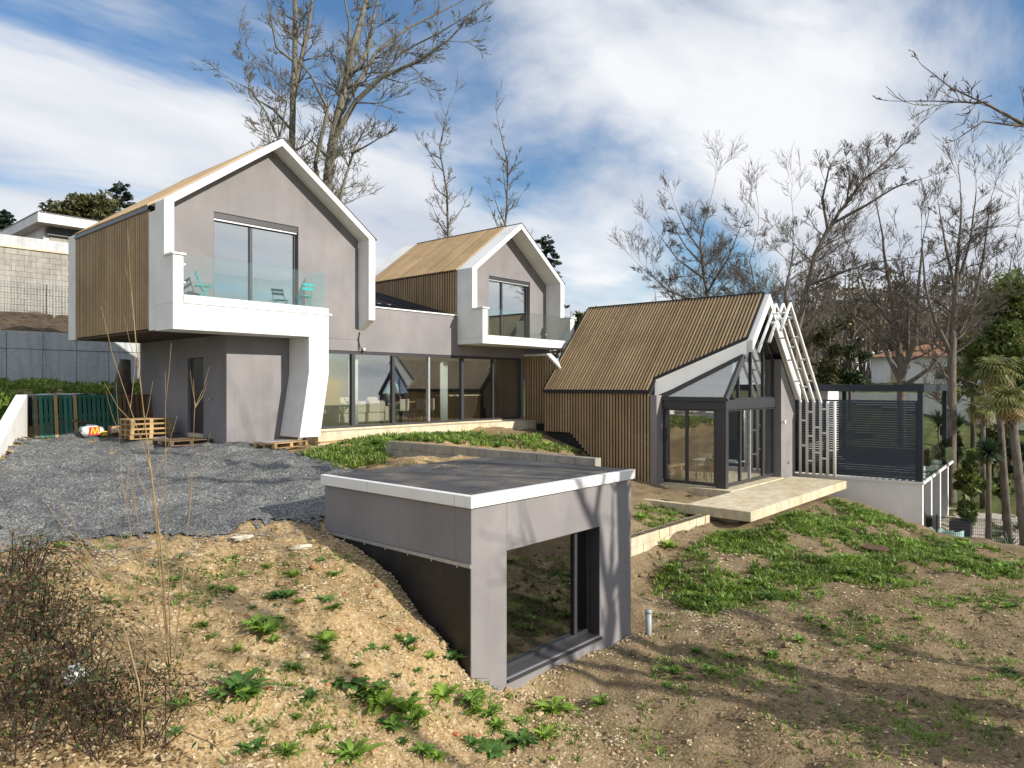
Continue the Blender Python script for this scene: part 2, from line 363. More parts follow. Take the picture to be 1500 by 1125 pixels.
scene.cycles.max_bounces = 8; scene.cycles.transparent_max_bounces = 24
scene.cycles.caustics_reflective = False; scene.cycles.caustics_refractive = False
# ---------------- terrain ----------------
CP = [  # forecourt and drive
 (9.5,19,-1.71),(9.4,22,-1.58),(9.2,24.3,-1.5),(6.2,24.2,-1.56),(4.4,19.5,-1.68),(2,16,-1.95),(7,17,-1.82),(12,17.5,-1.75),(6.8,13,-2.1),(3,12.3,-2.3),(6.8,10.4,-2.3),(9.5,13,-1.95),(9,10.4,-1.72),(10.7,10.4,-1.66),(10.9,13,-1.9),(0,14,-2.2),(-4,14,-2.2),(-5,20,-1.6),
 # soil in front of the glazing
 (14,18.3,-1.72),(18,18.3,-1.72),(22,18.0,-1.72),(12,14.5,-1.72),(12,11,-1.66),(12.2,9,-1.75),(15,15,-1.7),(19,16.5,-1.8),(15.5,12,-2.5),(18,13.5,-2.9),(20.5,16,-2.3),(20.8,13,-3.45),(19.5,11,-3.52),(17,10.2,-3.55),(15,9.6,-3.58),(13.5,9.3,-3.6),
 # mound on the west side of the annex
 (6.8,8.83,-2.64),(6.8,8.0,-3.06),(6.8,7.4,-3.42),(6.8,6.8,-3.89),(6.0,9.4,-2.52),(5.3,8.4,-2.95),(4.3,9.2,-2.85),(3.8,6.8,-3.75),(5.4,6.6,-4.0),(2.5,8.5,-2.95),(1.7,7.2,-3.15),(0.5,10,-2.7),(3.2,10.8,-2.55),(5,10.9,-2.42),(6.4,5.7,-4.45),(0,5,-3.8),(-3,8,-3.2),(3,4.5,-4.3),
 # lower yard
 (7.5,6.75,-4.28),(8.4,6.75,-4.36),(10.9,6.75,-4.46),(9.4,5,-4.55),(11,3,-4.6),(10.4,1,-4.6),(13,5.5,-4.5),(12.8,7.4,-4.42),(13.2,8.6,-4.42),(15.5,8.6,-4.22),(11.6,8,-4.4),(14.9,4.2,-4.5),(15,7.3,-4.22),(16.5,8.6,-3.95),(17.6,8.7,-3.85),(18.5,7.2,-3.98),(20,6.6,-3.95),(22.5,7.3,-3.9),(25,7.3,-3.85),(26.5,9,-3.8),(17,5.2,-4.36),(20,4.2,-4.35),(23.7,4.7,-4.3),(23.9,2.5,-4.45),(18,1,-4.6),(25,10.5,-3.7),(26.8,13,-3.6),
 (8,9,-3.6),(9.5,8.5,-3.8),
 # neighbour garden and beyond
 (26.3,4.0,-5.0),(28.5,3.5,-5.75),(30.5,5,-5.9),(36,3,-5.9),(34,8,-5.8),(45,0,-5.6),(30,-3,-5.6),(27,0,-5.3),(29,14,-3.8),(31,18,-3.0),(32,26,-1.4),(45,16,-4.2),(55,14,-2.3),(50,28,-1),(66,12,-.2),(72,12,.1),(85,30,.6),(75,-6,-1.5),(60,0,-4),
 # behind the house
 (7.5,25.4,-.38),(5.5,25.3,-.4),(3,24,-.5),(0,22,-.9),(9.2,26.5,-.3),(6,29,0),(4,31,.05),(8,31,.08),(12,31,.1),(2,32.75,.12),(4,32.75,.12),(6,32.75,.12),(8,32.75,.12),(10,32.75,.12),(12,32.75,.12),(14,32.75,.12),(-6,32.4,.15),(16,32,.2),(4,33.4,2.05),(6,33.4,2.05),(8,33.4,2.05),(10,33.4,2.05),(12,33.4,2.05),(6,27,-.2),(8,27.5,-.15),(24,31,0),(2,33.8,2.1),(9,33.8,2.1),(16,33.8,2.0),(5,37.5,3.25),(11,37.5,3.25),(18,37.5,3.0),(5,38.9,6.2),(12,38.9,6.2),(20,39,5),(5,60,6.8),(20,60,6),(40,60,3),(30,45,3),(-20,45,5),
 # behind and beside the camera, horizon
 (0,0,-4.6),(6,0,-4.7),(0,-8,-4.9),(10,-6,-4.9),(20,-10,-5.1),(12,-20,-5.3),(-12,0,-4),(-15,15,-2.4),(35,-25,-5.5),(-40,-40,-5),(60,-60,-6),(200,200,6),(250,20,4),(20,250,14),(-150,120,8),(150,-150,-6),(-150,-150,-6)]
_c = np.array(CP, float); _d = np.sqrt(((_c[:, None, :2]-_c[None, :, :2])**2).sum(-1)+.03)
_n = len(_c); _A = np.zeros((_n+3, _n+3)); _A[:_n, :_n] = -_d - np.eye(_n)*0.02
_A[:_n, _n] = 1; _A[:_n, _n+1:] = _c[:, :2]; _A[_n, :_n] = 1; _A[_n+1:, :_n] = _c[:, :2].T
_w = np.linalg.solve(_A, np.concatenate([_c[:, 2], [0, 0, 0]]))
_rs = np.random.RandomState(5)
_fr = [(_rs.uniform(-1, 1, 2)*s, _rs.uniform(0, 6.28), a) for s, a, k in ((1.1, .022, 7), (3.2, .014, 9), (8., .008, 10)) for _ in range(k)]
def Harr(x, y, rough=True):
    x = np.asarray(x, float); y = np.asarray(y, float); z = np.zeros_like(x)+_w[_n]+_w[_n+1]*x+_w[_n+2]*y
    for i in range(_n): z -= _w[i]*np.sqrt((x-_c[i, 0])**2+(y-_c[i, 1])**2+.03)
    cutx = (x > -8) & (x < 17)   # ground is dug away in front of the two retaining walls
    z = np.where(cutx & (y > 27) & (y < 33.05), np.minimum(z, .08), z); z = np.where(cutx & (y >= 33.05) & (y < 38.05), np.minimum(z, 2.02+.27*np.maximum(0, y-33.3)), z)
    if rough:
        for k, ph, a in _fr: z += a*np.sin(k[0]*x*2+k[1]*y*2+ph)
    return z
def H(x, y): return float(Harr(x, y))
NG = 300
u = np.linspace(-1, 1, NG); ax_ = 12+17*u+110*u**5+330*u**9; ay_ = 10+17*u+110*u**5+330*u**9
ay_ = np.sort(np.concatenate([ay_, [31.2,31.9,32.4,32.7,32.92,33.03,33.07,33.2,33.35,33.7,36.6,37.3,37.8,38.03,38.07,38.35,38.6,38.9]])); NY = len(ay_)
gx, gy = np.meshgrid(ax_, ay_); gz = Harr(gx, gy)
mb = MB(); mb.v = list(zip(gx.ravel().tolist(), gy.ravel().tolist(), gz.ravel().tolist()))
mb.f = [(j*NG+i, j*NG+i+1, (j+1)*NG+i+1, (j+1)*NG+i) for j in range(NY-1) for i in range(NG-1)]; mb.m = [0]*len(mb.f)
g = obj('ground', mb, M['soil'], None, True, False); tag(g, kind='structure')
def G(px, py, t0=3., t1=90.):
    """where the view line through a pixel meets the ground"""
    d = ray(px, py); ts = np.linspace(t0, t1, 900); hz = Harr(d.x*ts, d.y*ts); k = np.where(d.z*ts < hz)[0]
    t = ts[k[0]] if len(k) else t1
    return Vector((d.x*t, d.y*t, H(d.x*t, d.y*t)))
# gravel drive: its own sheet, a little above the soil, with a ragged edge
DRIVE = [(-9,13.2)]+[tuple(G(a, b).xy) for a, b in ((0,812),(70,802),(160,800),(230,797),(300,790),(350,772),(400,763),(440,768),(474,772))]+[(6.75,10.3),(7.2,10.55),(8.6,11.6),(9.6,13.6),(10.0,15.6),(10.2,17.2),(10.6,18.2),(9.6,19.0),(9.55,24.4),(6.25,24.3),(4.45,19.4),(3.2,16.8),(-9,17.5)]
mb = MB(); s_ = .075; x0, y0 = -9, 9.6; nx, ny = int(20.5/s_), int(15.2/s_)
X_, Y_ = np.meshgrid(x0+np.arange(nx+1)*s_, y0+np.arange(ny+1)*s_); Z_ = Harr(X_, Y_)+.035
mb.v = list(zip(X_.ravel().tolist(), Y_.ravel().tolist(), Z_.ravel().tolist())); rj = random.Random(3)
for j in range(ny):
    for i in range(nx):
        cx, cy = x0+(i+.5)*s_+rj.uniform(-.13,.13)+.10*math.sin(i*.31)+.06*math.sin(i*.83+j*.4), y0+(j+.5)*s_+rj.uniform(-.13,.13)+.12*math.sin(i*.19+j*.1)
        if inpoly(cx, cy, DRIVE): mb.f.append((j*(nx+1)+i, j*(nx+1)+i+1, (j+1)*(nx+1)+i+1, (j+1)*(nx+1)+i)); mb.m.append(0)
used = sorted({i for f in mb.f for i in f}); mp_ = {a: b for b, a in enumerate(used)}
mb.v = [mb.v[i] for i in used]; mb.f = [tuple(mp_[i] for i in f) for f in mb.f]
tag(obj('gravel_drive', mb, M['gravel'], None, True, False), kind='structure')
PEB = [(26.6,0.5),(26.9,4.6),(28.3,5.6),(33,6.0),(38,7.5),(38.5,0),(32,-2)]
mb = MB(); s_ = .4; nx, ny = 34, 24; x0, y0 = 25.6, -2.6
X_, Y_ = np.meshgrid(x0+np.arange(nx+1)*s_, y0+np.arange(ny+1)*s_); Z_ = Harr(X_, Y_)+.03; mb.v = list(zip(X_.ravel().tolist(), Y_.ravel().tolist(), Z_.ravel().tolist()))
for j in range(ny):
    for i in range(nx):
        if inpoly(x0+(i+.5)*s_, y0+(j+.5)*s_, PEB): mb.f.append((j*(nx+1)+i, j*(nx+1)+i+1, (j+1)*(nx+1)+i+1, (j+1)*(nx+1)+i)); mb.m.append(0)
used = sorted({i for f in mb.f for i in f}); mp_ = {a: b for b, a in enumerate(used)}; mb.v = [mb.v[i] for i in used]; mb.f = [tuple(mp_[i] for i in f) for f in mb.f]
tag(obj('pebble_path', mb, M['pebble'], None, True, False), kind='structure')
# ======================= main house =======================
def frame_portal(mb, xl, xr, ze, za, zl, zr, th, tv, y0, y1, mi=0, slant_r=0.):
    """house-shaped band: left leg, two rakes, right leg (x-z profile) from y0 to y1"""
    xm = (xl+xr)/2; k = (za-ze)/(xm-xl); zi = ze-tv+k*th
    xi, xj = xl+th, xr-th
    mb.prism([(xl,y0,ze),(xi,y0,zi),(xm,y0,za-tv),(xm,y0,za)], (0,y1-y0,0), mi)
    mb.prism([(xm,y0,za),(xm,y0,za-tv),(xj,y0,zi),(xr,y0,ze)], (0,y1-y0,0), mi)
    mb.prism([(xl,y0,zl),(xi,y0,zl),(xi,y0,zi),(xl,y0,ze)], (0,y1-y0,0), mi)
    if slant_r:
        vs = [(xj,y0,zr),(xr,y0,zr),(xr,y0,ze),(xj,y0,zi),(xj,y1,zr-slant_r),(xr,y1,zr-slant_r),(xr,y1,ze),(xj,y1,zi)]
        mb.add(vs, [(0,1,2,3),(7,6,5,4),(0,4,5,1),(1,5,6,2),(2,6,7,3),(3,7,4,0)], mi)
    else: mb.prism([(xj,y0,zr),(xr,y0,zr),(xr,y0,ze),(xj,y0,zi)], (0,y1-y0,0), mi)
    return mb
def gable_wall(mb, xl, xr, zb, ze, za, y, th, win):
    """gable wall with one window opening (x0,x1,z0,z1)"""
    x0, x1, z0, z1 = win; xm = (xl+xr)/2; k = (za-ze)/(xm-xl); v = (0,th,0)
    top = lambda x: ze+k*(x-xl) if x < xm else ze+k*(xr-x)
    mb.prism([(xl,y,zb),(x0,y,zb),(x0,y,top(x0)),(xl,y,ze)], v)
    mb.prism([(x1,y,zb),(xr,y,zb),(xr,y,ze),(x1,y,top(x1))], v)
    mb.prism([(x0,y,z1),(x1,y,z1),(x1,y,top(x1)),(xm,y,za),(x0,y,top(x0))] if x0 < xm < x1 else [(x0,y,z1),(x1,y,z1),(x1,y,top(x1)),(x0,y,top(x0))], v)
    mb.prism([(x0,y,zb),(x1,y,zb),(x1,y,z0),(x0,y,z0)], v); return mb
def window_y(parent, x0, x1, z0, z1, y, mulls, glassmat, fw=.07, box_top=.0):
    """sliding window in a wall facing -y: frame, mullions, one pane per field"""
    mb = MB(); d = .07
    mb.box(x0,x1,y,y+d,z0,z0+fw).box(x0,x1,y,y+d,z1-fw,z1).box(x0,x0+fw,y,y+d,z0+fw,z1-fw).box(x1-fw,x1,y,y+d,z0+fw,z1-fw)
    for m in mulls: mb.box(m-fw*.6,m+fw*.6,y-.012,y+d+.01,z0+fw,z1-fw)
    w = obj('window', mb, M['anthr'], parent); xs = [x0]+list(mulls)+[x1]
    for a, b in zip(xs, xs[1:]):
        p = MB().box(a+fw*.55,b-fw*.55,y+.03,y+.045,z0+fw*.8,z1-fw*.8); obj('pane', p, glassmat, w)
    if box_top: obj('shutter_box', MB().box(x0+.01,x1-.01,y-.10,y-.012,z1-box_top,z1-.012), M['anthr'], w); obj('shutter_slat', MB().box(x0+.03,x1-.03,y-.075,y-.05,z1-box_top-.05,z1-box_top-.003), M['alu'], w)
    return w
def slat_wall_x(parent, x, ya, yb, zb, zt, pitch, name='slat_wall', w=.075, dep=.05, top=None, bottom=None):
    """vertical slats on a wall facing -x, in front of a dark backing"""
    ya, yb = min(ya,yb), max(ya,yb)
    top = top or (lambda y: zt); bottom = bottom or (lambda y: zb); n = int(round((yb-ya)/pitch)); cache = {}
    bk = MB(); ys = [ya+(yb-ya)*i/n for i in range(n+1)]
    bk.prism([(x+dep,y,bottom(y)) for y in ys]+[(x+dep,y,top(y)) for y in reversed(ys)], (.10,0,0))
    wl = obj(name, bk, M['dark'], parent)
    for i in range(n):
        y = ya+(i+.5)*(yb-ya)/n; z0, z1 = bottom(y), top(y); key = (round(z0,2), round(z1,2))
        if key not in cache: cache[key] = mesh_of('slat', MB().box(0,dep-.003,-w/2,w/2,z0-zb,z1-zb), M['slat'])
        inst('slat', cache[key], wl, (x,y,zb))
    return wl
def slat_roof(parent, xe, ze, xr, zr, ya, yb, pitch, cut=None, w=.07, dep=.055, name='roof', thick=.16):
    """slats running down the roof slope from ridge (xr,zr) to eave (xe,ze)"""
    ya, yb = min(ya,yb), max(ya,yb); n = int(round((yb-ya)/pitch)); sl_ = Vector((xr-xe,0,zr-ze)); nv = Vector((-(zr-ze),0,xr-xe)).normalized(); cache = {}
    cut = cut or (lambda y: 0.); bk = MB(); ys = [ya+(yb-ya)*i/n for i in range(n+1)]
    lo = [Vector((xe,y,ze))+sl_*cut(y) for y in ys]; hi = [Vector((xr,y,zr)) for y in reversed(ys)]
    bk.prism([tuple(p-nv*.002) for p in lo+hi], tuple(-nv*thick)); rf = obj(name, bk, M['dark'], parent)
    for i in range(n):
        y = ya+(i+.5)*(yb-ya)/n; c = round(max(cut(y-w/2), cut(y+w/2)), 3)
        if c not in cache:
            a = sl_*c; b = sl_*1.0; cache[c] = mesh_of('slat', MB().prism([(a.x,-w/2,a.z),(a.x,w/2,a.z),(b.x,w/2,b.z),(b.x,-w/2,b.z)], tuple(nv*dep)), M['slat'])
        inst('slat', cache[c], rf, (xe,y,ze))
    return rf
house = thing('modern_house', (14.5,21,-1.75), 'grey and white modern house with two raised gabled wings and a long glazed ground floor', 'house')
# --- west wing ---
XL, XR, ZE, ZA, ZB = 7.6, 14.2, 4.70, 7.08, 1.42; XM = (XL+XR)/2
mb = frame_portal(MB(), XL, XR, ZE, ZA, 2.053, 2.08, .25, .21, 18.44, 18.998, 0, .30)
o = obj('gable_frame', mb, M['white'], house); bevel(o, .008); o['label'] = 'white gable frame of the larger wing'
mb = MB(); k = (ZA-ZE)/(XM-XL)
for sx in (-1, 1):   # white verge on top of roof and side cheeks behind the frame
    e = XL if sx < 0 else XR
    mb.prism([(XM,19.0,ZA),(e,19.0,ZE),(e-sx*.25,19.0,ZE-.21+.25*k),(XM,19.0,ZA-.21)], (0,.38,0))
mb.box(XL,XL+.25,19.0,19.38,ZB,ZE-.2).box(XR-.25,XR,19.223,19.38,ZB+.3,ZE-.2)
obj('roof_verge', mb, M['white'], house)
mb = frame_portal(MB(), XL, XR, ZE, ZA, ZB, ZB, .25, .21, 25.0, 25.65); obj('rear_frame', mb, M['white'], house)
mb = MB()
for y0, y1 in ((18.425,19.37),): mb.prism([(XM,y0,ZA+.004),(XR+.06,y0,ZE-.04),(XR+.06,y0,ZE-.015),(XM,y0,ZA+.03)], (0,y1-y0,0))
obj('verge_flashing', mb, M['anthr'], house)
# ground floor opening for the glazing is cut out below by starting the wall higher
mb = MB(); gable_wall(mb, XL+.252, XR-.252, 1.46, ZE-.03, ZA-.213, 19.0, .22, (9.15,11.76,2.25,4.76)); obj('gable_wall', mb, M['grey'], house)
window_y(house, 9.15, 11.76, 2.25, 4.76, 19.13, [10.3], M['glass_hi'], .07, .17)
slat_wall_x(house, XL, 19.383, 25.0, ZB+.05, ZE-.12, .125)
obj('eave_flashing', MB().box(XL-.035,XL-.004,19.39,24.99,ZE-.13,ZE-.03), M['gutter'], house)
slat_roof(house, XL-.01, ZE-.02, XM, ZA-.02, 19.383, 24.998, .125)
mb = MB().prism([(XM+.01,19.385,ZA-.02),(XR,19.385,ZE-.02),(XR,19.385,ZE-.2),(XM+.01,19.385,ZA-.2)], (0,5.6,0)); obj('far_roof_slope', mb, M['zinc'], house)
obj('side_wall', MB().box(XR-.24,XR-.004,19.385,24.99,1.2,ZE-.19), M['grey'], house)
mb = gable_wall(MB(), XL+.252, XR-.252, 1.46, ZE-.03, ZA-.213, 25.1, .2, (9.5,9.6,3,3.1)); obj('rear_wall', mb, M['grey'], house)
obj('floor_slab', MB().box(XL+.06,XR-.26,19.01,25.09,ZB-.02,ZB+.035), M['indark'], house)
obj('room_floor', MB().box(XL+.3,XR-.3,19.25,25.08,2.1,2.2), M['floor'], house)
obj('room_wall', MB().box(XL+.3,XR-.3,23.0,23.1,2.21,4.79), M['inwall'], house); obj('room_ceiling', MB().box(XL+.45,XR-.45,19.23,24.9,4.80,4.85), M['inwall'], house)
# balcony and splayed column
mb = MB(); mb.box(XL,12.1,17.92,18.996,1.39,2.05); o = obj('balcony_slab', mb, M['white'], house); bevel(o, .008)
mb = MB().prism([(11.44,17.922,1.388),(12.1,17.922,1.388),(12.1,17.922,.34),(11.81,17.922,-1.5),(11.135,17.922,-1.5),(11.44,17.922,.36)], (0,1.07,0)); o = obj('splayed_column', mb, M['white'], house); bevel(o, .008)
obj('balcony_ledge', MB().box(XL+.27,12.2,17.89,18.03,2.052,2.10).box(XL+.27,12.09,17.90,18.03,2.101,2.25), M['white'], house)
obj('balcony_post', MB().box(XL-.002,XL+.25,17.918,18.438,2.052,3.25), M['white'], house)
obj('post_cap', MB().box(XL-.04,XL+.30,17.87,18.44,3.252,3.30), M['whitemetal'], house)
obj('balcony_floor', MB().box(XL+.26,12.08,18.035,18.99,2.06,2.16), M['concrete'], house)
bal = obj('glass_balustrade', MB().box(XL+.27,12.0,17.945,17.965,2.252,2.27), M['alu'], house)
for a, b in ((7.87,9.20),(9.215,10.62),(10.635,12.0)): obj('pane', MB().box(a,b,17.948,17.962,2.272,3.29), M['glass_bal'], bal)
obj('pane', MB().box(11.99,12.003,17.97,18.98,2.272,3.29), M['glass_bal'], bal)
for q in ((7.86,2.55),(7.86,3.0)): obj('clamp', MB().box(q[0],q[0]+.05,17.93,17.946,q[1],q[1]+.05), M['alu'], bal)
# ground-floor block under the wing
mb = MB(); v = (.22,0,0)
mb.box(9.52,9.74,19.012,20.4,-1.9,1.418).box(9.52,9.74,21.43,25.0,-1.9,1.418).box(9.52,9.74,20.4,21.43,.81,1.418)
obj('block_side_wall', mb, M['grey'], house)
obj('block_front_wall', MB().box(9.742,12.12,19.01,19.23,-1.9,1.418), M['grey'], house)
obj('block_rear_wall', MB().box(9.742,22.2,24.8,25.0,-1.9,1.4), M['grey'], house)
dr = obj('door', MB().box(9.60,9.65,20.42,21.41,-1.42,.79), M['anthr'], house)
obj('handle', MB().box(9.56,9.60,20.52,20.55,-.45,-.25), M['alu'], dr); obj('threshold', MB().box(9.5,9.72,20.41,21.42,-1.6,-1.425), M['concrete'], house)
for q in ((9.50,20.2,-.45),): obj('wall_lamp', MB().box(9.47,9.518,19.9,19.98,-.42,-.36), M['alu'], house)
# --- link between the wings ---
gx0, gx1 = 12.13, 22.05
obj('link_wall', MB().box(13.949,18.395,19.002,19.22,1.10,2.56), M['grey'], house)
obj('link_wall_under_wing', MB().box(12.125,13.946,19.004,19.215,1.10,1.455), M['grey'], house)
obj('link_wall_under_balcony', MB().box(18.4,22.18,19.004,19.215,1.10,1.50), M['grey'], house)
obj('parapet_coping', MB().box(14.2,18.42,18.96,19.3,2.562,2.605), M['whitemetal'], house)
zr = lambda y: 2.6+.27*(y-19.0)
mb = MB().prism([(14.205,19.3,zr(19.3)-.06),(18.395,19.3,zr(19.3)-.06),(18.395,25,zr(25)-.06),(14.205,25,zr(25)-.06)], (0,0,-.1))
lr = obj('lean_to_roof', mb, M['zinc'], house)
for i in range(9):
    x = 14.5+i*.46; obj('standing_seam', MB().bar((x,19.32,zr(19.32)-.03),(x,24.95,zr(24.95)-.03),.035,.06), M['zinc'], lr)
obj('skylight', MB().prism([(15.0,20.2,zr(20.2)-.05),(16.35,20.2,zr(20.2)-.05),(16.35,22.5,zr(22.5)-.05),(15.0,22.5,zr(22.5)-.05)], (0,0,.03)), M['glass_hi'], lr)
obj('wall_under_wing', MB().box(22.21,23.88,19.004,19.2,.2,1.498), M['grey'], house)
# glazing
fr = MB(); zb, zt = -1.37, 1.098
fr.box(gx0,gx1,19.03,19.15,zt-.10,zt).box(gx0,gx1,19.03,19.15,zb,zb+.07)
gl = obj('glazed_front', fr, M['anthr'], house)
mx = [gx0+.04]+[onY(p, 600, 19.05).x for p in (517, 576, 628, 677, 722)]+[gx1-.05]
wd = (.08,.13,.12,.07,.13,.08,.1)
for x, w in zip(mx, wd): obj('mullion', MB().box(x-w/2,x+w/2,19.02,19.16,zb+.072,zt-.102), M['anthr'] if w != .07 else M['alu'], gl)
for a, b, w1, w2 in zip(mx, mx[1:], wd, wd[1:]): obj('pane', MB().box(a+w1/2-.01,b-w2/2+.01,19.08,19.095,zb+.06,zt-.09), M['glass'], gl)
obj('concrete_ledge', MB().box(12.0,22.2,18.32,19.0,-2.0,-1.42).box(12.14,22.06,19.0,19.2,-2.0,-1.372), M['concrete'], house)
obj('room_floor', MB().box(9.745,22.2,19.205,24.79,-1.6,-1.372), M['floor'], house)
obj('ceiling', MB().box(9.745,22.2,19.24,24.79,1.06,1.098), M['inwall'], house)
obj('rear_lining', MB().box(9.76,17.6,24.7,24.79,-1.37,1.05), M['inwall'], house)
dp = obj('slatted_partition', MB().box(17.61,22.0,23.6,23.72,-1.37,1.05), M['indark'], house)
me = mesh_of('partition_slat', MB().box(-.03,.03,-.03,0,0,2.4), M['indark'])
for i in range(40): inst('partition_slat', me, dp, (17.68+i*.11,23.598,-1.36))
obj('end_wall', MB().box(22.06,22.2,19.002,24.79,-1.37,1.098), M['grey'], house)
# --- east wing ---
XL2, XR2, ZE2, ZA2, ZB2 = 18.4, 23.9, 4.28, 6.35, 1.50; XM2 = (XL2+XR2)/2; k2 = (ZA2-ZE2)/(XM2-XL2)
mb = frame_portal(MB(), XL2, XR2, ZE2, ZA2, 1.703, 1.703, .25, .21, 18.2, 18.998); o = obj('gable_frame', mb, M['white'], house); bevel(o, .008); o['label'] = 'white gable frame of the smaller wing'
mb = frame_portal(MB(), XL2, XR2, ZE2, ZA2, ZB2, ZB2, .25, .21, 24.4, 25.4); obj('rear_frame', mb, M['white'], house)
gable_wall(mb := MB(), XL2+.252, XR2-.252, 1.52, ZE2-.03, ZA2-.213, 19.0, .22, (20.12,22.6,1.86,4.27)); obj('gable_wall', mb, M['grey'], house)
window_y(house, 20.12, 22.6, 1.86, 4.27, 19.13, [21.0], M['glass_hi2'] if 'glass_hi2' in M else M['glass_hi'], .07, .12)
slat_wall_x(house, XL2, 19.0, 24.4, 2.3, ZE2-.05, .135, top=None, bottom=lambda y: zr(y)-.03)
slat_roof(house, XL2-.01, ZE2-.02, XM2, ZA2-.02, 19.002, 24.398, .135)
obj('ridge_flashing', MB().box(XM2-.05,XM2+.05,19.002,24.398,ZA2-.02,ZA2+.04), M['anthr'], house)
obj('ridge_flashing', MB().box(XM-.05,XM+.05,19.385,24.998,ZA-.02,ZA+.02), M['anthr'], house)
mb = MB().prism([(XM2+.01,19.002,ZA2-.02),(XR2,19.002,ZE2-.02),(XR2,19.002,ZE2-.2),(XM2+.01,19.002,ZA2-.2)], (0,5.39,0)); obj('far_roof_slope', mb, M['zinc'], house)
mb = MB(); mb.prism([(XM2,18.185,ZA2+.004),(XR2+.06,18.185,ZE2-.04),(XR2+.06,18.185,ZE2-.015),(XM2,18.185,ZA2+.03)], (0,.8,0)); obj('verge_flashing', mb, M['anthr'], house)
obj('side_wall', MB().box(XR2-.24,XR2-.004,19.002,24.39,1.5,ZE2-.19), M['grey'], house)
mb = gable_wall(MB(), XL2+.252, XR2-.252, 1.52, ZE2-.03, ZA2-.213, 24.5, .2, (20,20.1,3,3.1)); obj('rear_wall', mb, M['grey'], house)
obj('room_floor', MB().box(XL2+.3,XR2-.3,19.25,24.4,1.72,1.8), M['floor'], house)
obj('room_wall', MB().box(XL2+.3,XR2-.3,23.0,23.1,1.81,4.29), M['inwall'], house); obj('room_ceiling', MB().box(XL2+.45,XR2-.45,19.23,24.4,4.30,4.35), M['inwall'], house)
o = obj('balcony_slab', MB().box(XL2,XR2,17.68,18.99,1.502,1.70), M['white'], house); bevel(o, .008)
obj('balcony_ledge', MB().box(XL2+.25,XR2-.3,17.655,17.80,1.702,1.80), M['white'], house)
obj('balcony_floor', MB().box(XL2+.25,XR2-.25,17.805,18.99,1.702,1.74), M['concrete'], house)
for a, b in ((XL2-.002,XL2+.24),(XR2-.26,XR2)):
    obj('balcony_post', MB().box(a,b,17.678,18.198,1.703,2.76), M['white'], house); obj('post_cap', MB().box(a-.05,b+.05,17.62,18.20,2.762,2.81), M['whitemetal'], house)
bal = obj('glass_balustrade', MB().box(XL2+.26,XR2-.28,17.70,17.72,1.802,1.82), M['alu'], house)
for a, b in ((XL2+.25,21.05),(21.065,23.6)): obj('pane', MB().box(a,b,17.702,17.716,1.822,2.80), M['glass_bal'], bal)
obj('clamp', MB().box(22.0,22.06,17.68,17.70,1.98,2.04), M['alu'], bal)
# stair link stepping down to the lower pavilion
ytop = lambda y: 1.24 if y > 17.76 else 1.24-.85*(17.76-y)
slat_wall_x(house, 22.2, 16.2, 18.98, -1.55, 1.24, .13, name='stair_link_wall', top=ytop)
mb = MB(); mb.prism([(22.17,18.99,1.26),(22.17,17.76,1.26),(22.17,16.2,1.26-.85*1.56),(22.17,16.2,1.17-.85*1.56),(22.17,17.76,1.17),(22.17,18.99,1.17)], (.3,0,0)); obj('stair_coping', mb, M['whitemetal'], house)
obj('stair_base', MB().box(22.26,22.5,16.2,18.99,-2.4,-1.552), M['dark'], house)
obj('stair_link_body', MB().box(22.35,25.5,16.6,18.99,-2.4,.2), M['grey'], house)
# cable and lamp left hanging under the frame leg
cb = MB().tube([(14.0,18.98,1.70),(13.93,18.96,1.5),(13.98,18.95,1.25),(14.1,18.95,1.16)], .012, 5); cb.tube([(13.98,18.98,1.72),(13.95,18.97,1.4),(13.96,18.96,1.1)], .012, 5); obj('loose_cable', cb, M['black'], house)
obj('lamp_body', MB().tube([(14.1,18.94,1.16),(14.16,18.9,1.14)], .05, 8), M['plastic'], house)
# ======================= buried annex =======================
annex = thing('flat_roofed_annex', (8.8,8.5,-4.5), 'low grey flat-roofed annex half buried in the rubble mound, white roof edge', 'annex')
ax0, ax1, ay0, ay1 = 6.83, 10.86, 6.78, 10.22; zt = -1.67
wx0, wx1, wz0, wz1 = onY(742.5, 807, ay0).x, onY(878.7, 771, ay0).x, onY(742.5, 995, ay0).z, onY(742.5, 807, ay0).z
mb = MB(); th = .3
mb.box(ax0,wx0,ay0,ay0+th,-5,zt).box(wx1,ax1,ay0,ay0+th,-5,zt).box(wx0,wx1,ay0,ay0+th,wz1,zt).box(wx0,wx1,ay0,ay0+th,-5,wz0)
bevel(obj('front_wall', mb, M['grey'], annex), .006)
zs0, zs1 = onX(478, 776, ax0).z, onX(686, 826, ax0).z   # lower edge of the rendered band
ymem = ay1
mb = MB().prism([(ax0,ay0+th,zt),(ax0,ay1,zt),(ax0,ay1,zs0),(ax0,ay0+th,zs1)], (.25,0,0)); obj('side_wall', mb, M['grey'], annex)
mb = MB().box(ax0-.006,ax0+.24,ay0+th+.002,ay1-.01,-5,zs1-.03).box(ax0-.006,ax0-.001,ay0+.02,ay0+th,-5,zs1-.03).prism([(ax0-.006,ay0+th+.002,zs1-.03),(ax0-.006,ay1-.01,zs0-.03),(ax0-.006,ay1-.01,zs1-.03)],(.24,0,0)); obj('waterproof_membrane', mb, M['dimple'], annex)
mb = MB().prism([(ax0-.02,ay0+.002,zs1-.005),(ax0-.02,ay1,zs0-.005),(ax0-.02,ay1,zs0-.055),(ax0-.02,ay0+.002,zs1-.055)], (.05,0,0)); st = obj('edge_strip', mb, M['alu'], annex)
